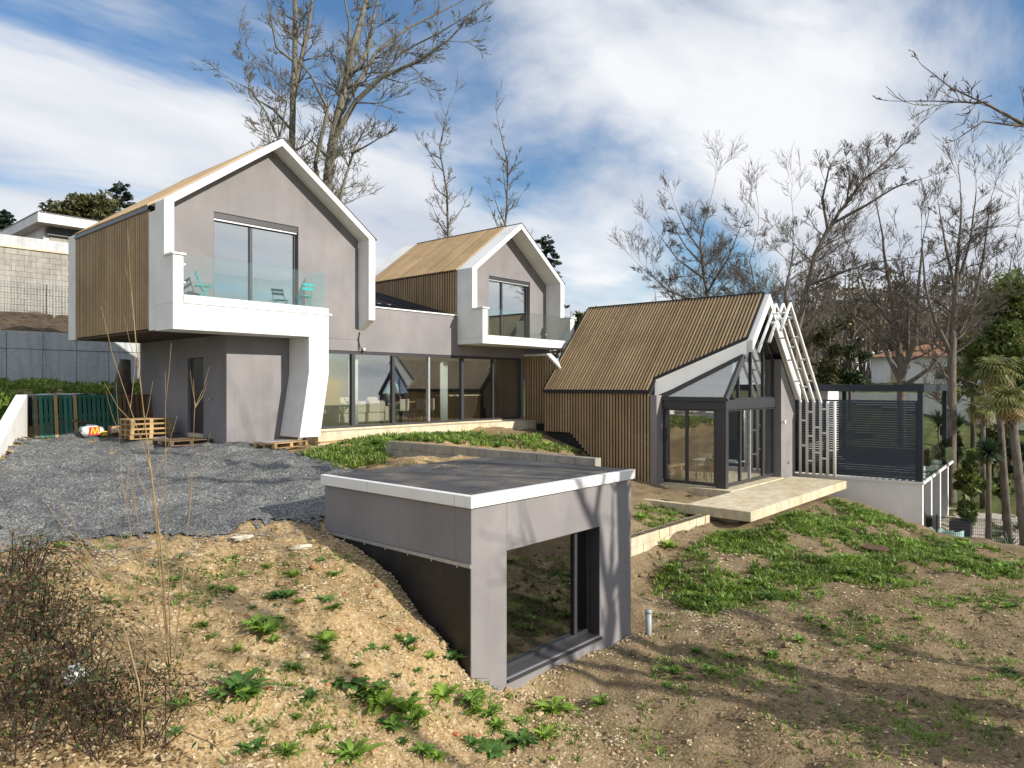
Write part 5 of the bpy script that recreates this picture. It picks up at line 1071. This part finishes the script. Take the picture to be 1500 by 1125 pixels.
# ---- palms, yucca, agaves ----
def fan_leaf(rad, n, droop, rg):
    mb = MB()
    for i in range(n):
        a = (i/(n-1)-.5)*4.2; l_ = rad*rg.uniform(.8,1.05); w = rad*.05; d = Vector((math.cos(a),math.sin(a),0)); s = Vector((-d.y,d.x,0)); m = d*l_*.55+Vector((0,0,.02)); e = d*l_-Vector((0,0,droop*l_))
        mb.add([s*w*.3, -s*w*.3, m-s*w, m+s*w, e], [(0,1,2,3),(3,2,4)])
    return mb
def palm(px, ybase, ytop, t, lab, seed, rad=.75, rtr=.14, lean=0, n=26):
    rg = random.Random(seed); b = gnd(px,ybase,t); top = P(px+lean,ytop,t); tt = thing('fan_palm', tuple(b), lab, 'palm'); obj('trunk', MB().tube([b-Vector((0,0,.2)), b.lerp(top,.5), top], [rtr*1.3,rtr,rtr*.9], 10), M['barkd'], tt, True)
    ms = [mesh_of('frond', fan_leaf(rad, 15, rg.uniform(.1,.5), rg), M['palm'], (0,0,0), False, False) for _ in range(3)]+[mesh_of('frond', fan_leaf(rad*.9, 13, .7, rg), M['palmdry'], (0,0,0), False, False)]
    for i in range(n):
        az = i*2.4+rg.uniform(-.3,.3); el = 1.2-2.2*(i/n)+rg.uniform(-.15,.15); dry = el < -.35; d = Vector((math.cos(az)*math.cos(el),math.sin(az)*math.cos(el),math.sin(el))); st = rad*rg.uniform(.5,.9); q = top+d*st
        o = inst('frond', ms[3] if dry else ms[i%3], tt, q); o.rotation_euler = (0,-el+.35,az); o.rotation_mode = 'ZYX'; o.rotation_mode = 'XYZ'
        sp = MB().tube([top, top+d*st*.5+Vector((0,0,.04)), q], .014, 4); so_ = obj('stalk', sp, M['palm'], tt, False, False)
palm(1478, 748, 545, 27.0, 'fan palm with a thick trunk and drooping dry fronds by the white pebble bed', 401, .6, .12, -18, 30)
palm(1505, 760, 590, 25.5, 'fan palm with a leaning thick trunk at the edge of the pebble bed', 409, .6, .15, -25, 26)
palm(1440, 700, 600, 33, 'smaller fan palm behind the yucca with ragged fronds', 419, .6, .11, 0, 22)
def spike_ball(name, lab, px, ybase, ytop, t, l_, n, mat, seed, cat, tr=.09, up=0.):
    rg = random.Random(seed); b = gnd(px,ybase,t); top = P(px,ytop,t); tt = thing(name, tuple(b), lab, cat)
    if tr: obj('trunk', MB().tube([b-Vector((0,0,.2)), b.lerp(top,.5)+Vector((.06,0,0)), top], [tr*1.4,tr,tr], 9), M['bark'], tt, True)
    else: top = b+Vector((0,0,.05))
    mb = MB()
    for i in range(n):
        z = rg.uniform(-.55+up,1); a = rg.uniform(0,6.28); q = math.sqrt(max(0,1-min(1,z*z))); d = Vector((q*math.cos(a),q*math.sin(a),z)); s = d.cross(Vector((0,0,1.01))).normalized()*l_*.035; m = top+d*l_*.5; e = top+d*l_*rg.uniform(.8,1.05)-Vector((0,0,l_*.06)); mb.add([top+s*.6, top-s*.6, m-s, m+s, e], [(0,1,2,3),(3,2,4)])
    obj('leaves', mb, M[mat], tt, False, False)
spike_ball('yucca_tree', 'yucca with a round spiky blue-green head on a bare trunk', 1448, 752, 662, 27, .72, 420, 'yucca', 431, 'yucca')
for k_, (px_, py_, t_, s_, lab) in enumerate(((1478,752,26,.7,'large dark agave in the white pebble bed beside the yucca'),(1462,735,28,.5,'small agave between the yucca and the thick palm trunk'),(1490,740,29,.55,'agave at the foot of the leaning palm'))): spike_ball('agave', lab, px_, py_, py_, t_, s_, 46, 'yucca', 440+k_, 'agave', 0, .75)
for k_, (px_, t_, lab) in enumerate(((1375,38,'spiky blue-green plant in the rust planter on the terrace'),(1402,40,'large spiky plant beyond the terrace canopy'))): spike_ball('spiky_plant', lab, px_, 640, 622, t_, 1.0, 130, 'yucca', 450+k_, 'plant', 0.05, .4)
pt = thing('planter_pot', tuple(gnd(1408,752,28)), 'dark square planter pot under a leaning yellow-green plant', 'pot'); q = gnd(1408,752,28); bevel(obj('pot', MB().box(q.x-.35,q.x+.35,q.y-.35,q.y+.35,q.z,q.z+.6), M['anthr'], pt), .03)
mb = MB(); rg = random.Random(5); leafcards(mb, (q.x+.1,q.y-.2,q.z+1.0), (.35,.35,.55), 260, .16, rg); obj('leaves', mb, M['bamboo'], pt, False, False)
# ======================= weeds, rubble, foreground plants =======================
rg = random.Random(909); nr = np.random.RandomState(9)
def rosette(n, l_, seed, wk=.17, up=.55, lobes=0):
    """leaf rosette: every leaf an arching blade, plain or deeply lobed"""
    r2 = random.Random(seed); mb = MB(); ns = 9 if lobes else 5
    for i in range(n):
        a = i*2.399+r2.uniform(-.4,.4); L = l_*r2.uniform(.45,1.1); e = up*r2.uniform(.35,1.5); d = Vector((math.cos(a),math.sin(a),0)); s = Vector((-d.y,d.x,0)); vs = []; fs = []; tw = r2.uniform(-.5,.5)
        for k in range(ns):
            f = .05+.95*k/(ns-1); w = L*wk*math.sin(math.pi*min(.97,f**.8))*(1.35 if k % 2 else .5 if lobes else 1.)*r2.uniform(.8,1.2)
            p = d*L*f*math.cos(e*.8)+s*tw*L*f*f*.3+Vector((0,0,L*(math.sin(e)*f-.62*f*f*math.sin(e))+.01))
            if k == ns-1: vs.append(p)
            else: vs += [p-s*w+Vector((0,0,w*.35)), p, p+s*w+Vector((0,0,w*.35))]
        for k in range(ns-2):
            o_ = k*3; fs += [(o_,o_+1,o_+4,o_+3),(o_+1,o_+2,o_+5,o_+4)]
        o_ = (ns-2)*3; fs += [(o_,o_+1,o_+3),(o_+1,o_+2,o_+3)]; mb.add(vs, fs)
    return mb
RM = [mesh_of('weed', rosette(n, l_, 20+i, wk, up, lb), M[m], (0,0,0), True, False) for i, (n, l_, wk, up, m, lb) in enumerate(((26,.24,.13,.8,'weed',1),(30,.26,.10,.95,'weed',0),(20,.20,.16,.5,'weed2',1),(70,.22,.045,1.15,'weed',0),(34,.27,.12,.8,'weed2',1),(24,.25,.12,1.0,'weed',0),(44,.18,.10,.9,'weed',1),(16,.17,.18,.35,'weed2',0)))]
def weed(px, py, s, label, group, p=None):
    q = p or G(px, py); o = lnk('weed', rg.choice(RM)); o.location = (q.x,q.y,q.z-.01); o.rotation_euler = (rg.uniform(-.15,.15),rg.uniform(-.15,.15),rg.uniform(0,6.28)); k = s*rg.uniform(.85,1.15); o.scale = (k,k,k*rg.uniform(.8,1.2)); tag(o, label, 'weed', group)
LM = 'leafy green rosette weed growing on the sandy rubble mound'; GM = 'weeds on the rubble mound'
for a in ((90,806,.9),(430,848,1.0),(488,842,1.1),(345,818,.8),(258,856,1.0),(420,880,1.),(440,892,.9),(400,878,.8),(478,885,1.),(490,905,.9),(375,925,1.3),(395,940,1.2),(480,945,1.3),(472,960,1.),(540,950,.9),(585,945,.9),(660,970,1.4),(690,985,.9),(545,1020,1.0),(490,1000,1.2),(510,1010,1.4),(530,1030,1.3),(590,1050,1.5),(575,1070,1.3),(610,1065,1.4),(560,1045,1.2),(650,1025,1.2),(690,1040,1.1),(695,1060,1.2),(700,1020,.9),(345,1020,1.3),(365,1025,1.1),(460,1080,1.1),(370,1105,1.3),(420,1110,1.),(520,1115,1.2),(620,1110,1.),(730,1080,1.3),(760,1095,1.2),(720,1105,1.3),(810,1045,1.3),(830,1040,1.1),(880,1040,1.),(800,1090,1.),(720,1060,1.2),(300,925,.7),(310,935,.6),(160,885,.7),(340,870,.6),(600,950,.6),(700,1100,1.1),(265,1045,.9),(160,1050,.8),(255,1080,.9),(640,1115,1.1),(450,1025,.8),(430,985,.6),(520,985,.5),(610,985,.6),(350,960,.6),(560,905,.5),(380,845,.5),(300,845,.5),(470,825,.6),(780,1115,.9)):
    weed(a[0], a[1], a[2]*rg.uniform(.8,1.25), LM, GM)
for p in [Vector((G(*q).x, G(*q).y, 0)) for q in ((400,930),(500,1015),(580,1060),(700,1050),(430,890),(760,1095),(360,1030),(300,860),(610,980))]:
    for _ in range(6):
        x, y = p.x+rg.gauss(0,.32), p.y+rg.gauss(0,.32)
        if not (6.6 < x < 11 and y > 6.5): weed(0, 0, rg.uniform(.3,.7), LM, GM, Vector((x,y,H(x,y))))
SL = [(945,872),(975,830),(1040,785),(1105,775),(1160,752),(1225,732),(1300,757),(1360,784),(1500,812),(1500,850),(1400,850),(1290,868),(1200,880),(1110,880),(1040,900),(990,890)]
def scatter_px(poly, n, seed, box_=None):
    r2 = random.Random(seed); xs = [p[0] for p in poly]; ys = [p[1] for p in poly]; out_ = []
    # sample on the ground itself inside the world bounds of the outline
    W = [G(*p) for p in poly]; x0_, x1_ = min(p.x for p in W), max(p.x for p in W); y0_, y1_ = min(p.y for p in W), max(p.y for p in W)
    while len(out_) < n:
        X = np.array([r2.uniform(x0_,x1_) for _ in range(2000)]); Y = np.array([r2.uniform(y0_,y1_) for _ in range(2000)]); Z = Harr(X, Y)
        for x, y, z in zip(X, Y, Z):
            u_, v_ = proj((x,y,z))
            if inpoly(u_, v_, poly): out_.append(Vector((x,y,z)))
            if len(out_) >= n: break
    return out_
def clump(p): return math.sin(p.x*1.9+.7*math.sin(p.y*2.3))+math.sin(p.y*2.4+p.x*.8)+.6*math.sin(p.x*5.1-p.y*4.3)
k_ = 0
for p in scatter_px(SL, 520, 5):
    if clump(p) > -.45 and k_ < 120: weed(0, 0, rg.uniform(.6,1.5), 'broad-leaved green weed on the earth slope below the concrete slab', 'weeds on the slope below the slab', p); k_ += 1
UP = [(440,668),(500,652),(560,640),(700,636),(790,640),(800,650),(868,668),(640,648),(575,646),(565,680),(500,690)]
k_ = 0
for p in scatter_px(UP, 160, 6):
    if k_ < 52 and p.y < 18.1 and not (11.3 < p.x < 11.9 and p.y < 14.6): weed(0, 0, rg.uniform(.8,1.8), 'green weed in the soil strip in front of the long glazing', 'weeds in front of the glazing', p); k_ += 1
YD = [(960,1000),(1050,930),(1200,900),(1480,860),(1500,1000),(1250,1020),(1100,960),(1000,1040),(860,1040)]
k_ = 0
for p in scatter_px(YD, 200, 8):
    if clump(p) > .35 and k_ < 45: weed(0, 0, rg.uniform(.45,.9), 'small low weed in the bare trodden earth of the lower yard', 'weeds in the lower yard', p); k_ += 1
for a in ((950,745,1.),(970,740,1.2),(985,755,1.),(1010,728,.9),(940,760,1.1),(980,805,1.4),(975,735,.9)): weed(a[0],a[1],a[2], 'weed growing on the strip of soil beside the footing wall', 'weeds by the footing wall')
# ground cover too small to count: tufts of grass and seedlings
gc = MB()
def tuft(mb, p, h, n, r2, wid=.012):
    for _ in range(n):
        a = r2.uniform(0,6.28); d = Vector((math.cos(a),math.sin(a),0)); b = p+d*r2.uniform(0,.05); l_ = h*r2.uniform(.5,1.2); s = Vector((-d.y,d.x,0))*wid; m = b+d*l_*.3+Vector((0,0,l_*.7)); e = b+d*l_*.8+Vector((0,0,l_*.8)); mb.add([b-s,b+s,m+s*.7,m-s*.7,e], [(0,1,2,3),(3,2,4)])
for p in scatter_px(SL, 8500, 15):
    if clump(p)+rg.uniform(-1.3,1.3) > -.25: tuft(gc, p, rg.uniform(.05,.19), 7, rg, rg.uniform(.008,.024))
for p in scatter_px([(930,1060),(960,880),(1500,850),(1500,1125),(900,1125)], 5200, 16):
    if clump(p)+rg.uniform(-1.4,1.4) > .6: tuft(gc, p, rg.uniform(.03,.09), 5, rg, .010)
for p in scatter_px(UP, 1100, 17):
    if not (11.4 < p.x < 11.8 and p.y < 14.6): tuft(gc, p, .2, 6, rg, .02)
for p in scatter_px([(0,800),(380,770),(480,785),(690,990),(860,1030),(860,1125),(0,1125)], 1500, 18):
    if clump(p)+rg.uniform(-.8,.8) > .6: tuft(gc, p, .07, 5, rg, .010)
for p in scatter_px([(935,735),(1000,745),(1030,752),(935,790)], 160, 19): tuft(gc, p, .12, 6, rg, .015)
for _ in range(2200):
    x, y = rg.uniform(3,13), rg.uniform(25.0,32.6); tuft(gc, Vector((x,y,H(x,y))), .22, 5, rg, .03)
for _ in range(900):
    x, y = rg.uniform(2,6), rg.uniform(21,25.5)
    if y > 24.4-(6.2-x)*2.6+.4: tuft(gc, Vector((x,y,H(x,y))), .3, 6, rg, .03)
tag(obj('ground_cover', gc, M['grass'], None, False, False), 'thin grass and seedlings spread over the soil', 'grass', None, 'stuff')
# rubble: thousands of small stones
def stones(name, mat, pts, smin, smax, lab, cat, sq=.6):
    mb = MB(); V = []; F = []
    for p in pts:
        s = smin+(smax-smin)*rg.random()**4; a = rg.uniform(0,6.28); ca, sa = math.cos(a)*s, math.sin(a)*s; k = rg.uniform(.6,1.1); h = s*sq*rg.uniform(.6,1.2); n = len(V)
        V += [(p.x+ca,p.y+sa,p.z+h*.2),(p.x-sa*k,p.y+ca*k,p.z+h*.3),(p.x-ca*.9,p.y-sa*.9,p.z+h*.15),(p.x+sa*k,p.y-ca*k,p.z),(p.x+ca*.1,p.y+sa*.2,p.z+h),(p.x,p.y,p.z-h*.5)]
        F += [(n,n+1,n+4),(n+1,n+2,n+4),(n+2,n+3,n+4),(n+3,n,n+4),(n+1,n,n+5),(n+2,n+1,n+5),(n+3,n+2,n+5),(n,n+3,n+5)]
    mb.v = V; mb.f = F; mb.m = [0]*len(F); return tag(obj(name, mb, mat, None, False, False), lab, cat, None, 'stuff')
MD = [(0,815),(230,800),(380,768),(480,782),(560,835),(690,985),(860,1030),(960,1125),(0,1125)]
stones('rubble', M['stone'], scatter_px(MD, 17000, 21), .005, .042, 'sandy rubble and small stones covering the mound', 'rubble')
stones('yard_stones', M['stone'], scatter_px([(690,1000),(930,935),(1000,880),(1500,840),(1500,1125),(850,1125)], 6500, 22), .006, .04, 'small stones in the trodden earth', 'stones')
stones('slope_stones', M['stone'], scatter_px(SL+[(950,870)], 3500, 23), .01, .06, 'clods and stones on the earth slope', 'stones')
stones('pale_chips', M['chip'], scatter_px([(940,890),(985,862),(1060,880),(1110,900),(1080,925),(1020,930),(1000,900),(960,900)], 700, 24)+scatter_px([(960,880),(1200,890),(1300,960),(1100,960)], 260, 25), .015, .05, 'pale wood chips strewn over the dark earth', 'chips', .25)
gp = []
r2 = random.Random(31)
while len(gp) < 16000:
    x, y = r2.uniform(1,10.5), r2.uniform(10,19)
    if r2.random() < min(1, (13.5/max(10,y))**3) and inpoly(x, y, DRIVE): gp.append((x,y))
Z = Harr([a for a, b in gp], [b for a, b in gp])+.02
stones('loose_gravel', M['gstone'], [Vector((a,b,z)) for (a,b), z in zip(gp, Z)], .010, .032, 'loose grey gravel stones on the drive', 'gravel')
q_ = scatter_px([(0,795),(230,785),(380,755),(478,765),(478,790),(380,790),(240,822),(0,838)], 1800, 61)
stones('strayed_gravel', M['gstone'], [p+Vector((0,0,.01)) for p in q_], .008, .03, 'grey gravel stones strayed over the sandy edge of the drive', 'gravel')
bl = [(rg.uniform(6.6,11.2), 6.74-abs(rg.gauss(0,.14))) for _ in range(700)]+[(6.80-abs(rg.gauss(0,.12)), rg.uniform(6.7,10.2)) for _ in range(500)]
stones('wall_foot_debris', M['stone'], [Vector((x,y,H(x,y)+.005)) for x, y in bl], .006, .045, 'crumbled stones lying along the foot of the annex walls', 'stones')
stones('earth_clods', M['soil'], scatter_px(SL, 420, 81)+scatter_px([(935,800),(1030,765),(1050,800),(960,880),(935,870)], 260, 82)+scatter_px([(690,1005),(930,940),(1500,860),(1500,1125),(800,1125)], 520, 83)+scatter_px(MD, 420, 84), .02, .11, 'lumps of dug earth lying on the ground', 'clods', .75)
# broken brick pieces one can count
for k_, a in enumerate(((460,835),(548,1104),(430,925),(418,958),(310,1003),(345,1008),(395,1010),(446,1000),(552,868),(520,995),(480,1010),(610,1000),(668,1085),(700,1078),(585,925),(505,872),(120,806),(180,800),(240,856),(610,955),(360,905),(905,1110))):
    q = G(*a); s = rg.uniform(.016,.045); mb = MB(); ca = rg.uniform(0,3.1); d = Vector((math.cos(ca),math.sin(ca),.15*rg.uniform(-1,1))); mb.bar(q+Vector((0,0,s*.3))-d*s, q+Vector((0,0,s*.4))+d*s, s*rg.uniform(1.,1.6), s*.7)
    bevel(tag(obj('brick_fragment', mb, M['brickbit']), 'orange broken brick piece lying on the rubble mound', 'brick', 'brick pieces on the mound'), .006)
for k_, a in enumerate(((445,970),(790,1052),(100,1000),(40,985),(935,1055),(845,840),(1145,1072),(1190,1062),(1010,1090))):
    q = G(*a); s = rg.uniform(.05,.10); tag(obj('loose_stone', crumple(MB(), (q.x,q.y,q.z-.03), s, s*.8, s*.45, k_+60, 8, 6, .25), M['stone']), 'fist-sized pale stone lying loose on the earth', 'stone', 'loose stones on the ground')
# dead leaves
mb = MB()
for p in scatter_px([(0,850),(95,900),(130,970),(215,1060),(300,1125),(0,1125)], 2600, 71)+scatter_px([(930,1000),(1000,900),(1500,850),(1500,1125),(880,1125)], 3200, 72)+scatter_px(MD, 900, 73):
    a = rg.uniform(0,6.28); s = rg.uniform(.012,.035); d = Vector((math.cos(a),math.sin(a),rg.uniform(-.4,.4)))*s; e = Vector((-math.sin(a),math.cos(a),rg.uniform(-.4,.4)))*s*.55; q = p+Vector((0,0,.016)); mb.add([q-d,q+e,q+d,q-e], [(0,1,2,3)])
tag(obj('leaf_litter', mb, M['litter'], None, False, False), 'brown dead leaves strewn over earth and under brambles', 'leaves', None, 'stuff')
# dry twigs lying about
mb = MB()
for p in scatter_px(MD, 260, 41)+scatter_px([(930,1000),(1500,900),(1500,1125),(900,1125)], 160, 42):
    a = rg.uniform(0,6.28); l_ = rg.uniform(.08,.4); d = Vector((math.cos(a),math.sin(a),rg.uniform(-.05,.25))); mb.tube([p+Vector((0,0,.02)), p+d*l_*.5+Vector((0,0,.03)), p+d*l_+Vector((rg.uniform(-.05,.05),0,.02))], [.006,.005,.002], 3, 0, False)
tag(obj('dead_twigs', mb, M['dry'], None, False, False), 'dead twigs and dry stalks strewn on the ground', 'twigs', None, 'stuff')
# young sapling in the foreground
def stem(mb, pts, r0, r1, rgx, side=8, sl=.35):
    k = len(pts); rad = [r0+(r1-r0)*i/(k-1) for i in range(k)]; rad = [q*.62 for q in rad]; mb.tube(pts, rad, 6, 0, False)
    for _ in range(side):
        f = rgx.uniform(.15,.95)*(k-1); i = min(int(f), k-2); q = pts[i].lerp(pts[i+1], f-i); d = (pts[i+1]-pts[i]).normalized(); ax = Vector((rgx.uniform(-1,1),rgx.uniform(-1,1),.2)); nd = (d*.8+ax.normalized()*.5).normalized(); L = sl*rgx.uniform(.5,1.5); a = q+nd*L*.5; b = a+(nd+Vector((0,0,.5))).normalized()*L*.5
        mb.tube([q,a,b], [.0035,.0028,.0018], 4, 0, False)
bq = G(250, 1010); ts = 1.0; tb_ = (bq.x*FX+bq.y*FY_)
sp_ = thing('sapling', tuple(bq), 'thin bare multi-stemmed sapling growing out of the mound', 'sapling'); rgx = random.Random(3)
for i, (pts, r0, r1, sd) in enumerate((([(250,1010,0),(243,900,.05),(236,800,.02),(222,700,.0),(210,600,.0),(199,500,.05),(190,400,.08),(187,335,.1)], .020, .004, 4),([(250,1000,0),(238,880,-.1),(228,760,-.2),(222,690,-.25),(205,640,-.3),(165,520,-.3),(148,448,-.3)], .011, .003, 5),
 ([(252,1000,0),(262,900,.2),(270,820,.3),(280,730,.4),(285,600,.4),(287,590,.4)], .010, .003, 6),([(252,990,0),(270,940,-.2),(285,900,-.3),(330,840,-.4)], .010, .003, 6),([(248,990,0),(225,880,.3),(195,800,.4),(178,700,.5),(170,560,.5)], .009, .003, 5),([(251,980,0),(246,840,-.4),(243,700,-.5),(242,545,-.5)], .009, .003, 4))):
    mb = MB(); stem(mb, [P(a,b,tb_+c) for a,b,c in pts], r0, r1, rgx, sd, .5); obj('stem', mb, M['sapling'], sp_, True, False)
bq = G(206, 1110); tb_ = (bq.x*FX+bq.y*FY_); sp_ = thing('sapling', tuple(bq), 'second bare sapling with forked stems rooted among the brambles', 'sapling')
for pts, r0, r1, sd in (([(206,1112,0),(208,1050,0),(203,1000,0),(185,930,.1),(160,870,.15),(130,820,.2),(105,760,.2),(80,730,.25)], .017, .003, 8),([(207,1050,0),(215,960,-.1),(218,880,-.1),(205,780,-.1),(190,700,-.1)], .008, .003, 6),([(207,1040,0),(190,985,.1),(165,930,.2),(120,870,.3),(60,850,.3)], .007, .003, 6)):
    mb = MB(); stem(mb, [P(a,b,tb_+c) for a,b,c in pts], r0, r1, rgx, sd, .4); obj('stem', mb, M['sapling'], sp_, True, False)
# bramble thicket at the left edge
br = thing('bramble_thicket', tuple(G(60,1060)), 'dark tangled bramble thicket with dead leaves at the edge of the mound', 'bramble')
mb = MB(); lf = MB(); dl = MB(); BR = [(-120,840),(20,830),(90,880),(120,960),(200,1050),(250,1125),(250,1300),(-200,1300)]
W = scatter_px([(0,835),(40,830),(95,900),(130,970),(215,1060),(260,1125),(0,1125)], 260, 51)
for p in W:
    a = rg.uniform(0,6.28); l_ = rg.uniform(.4,1.0); h = rg.uniform(.2,.6); d = Vector((math.cos(a),math.sin(a),0)); pts = [p, p+d*l_*.3+Vector((0,0,h)), p+d*l_*.7+Vector((0,0,h*.95)), p+d*l_+Vector((0,0,h*.35))]; mb.tube(pts, [.006,.005,.004,.002], 4, 0, False)
    for k in range(5): q = pts[1].lerp(pts[2], rg.random()); leafcards(lf if rg.random() < .55 else dl, q, (.16,.16,.12), 3, .03, rg)
obj('stems', mb, M['bramble'], br, False, False); obj('leaves', lf, M['ever'], br, False, False); obj('dead_leaves', dl, M['litter'], br, False, False)
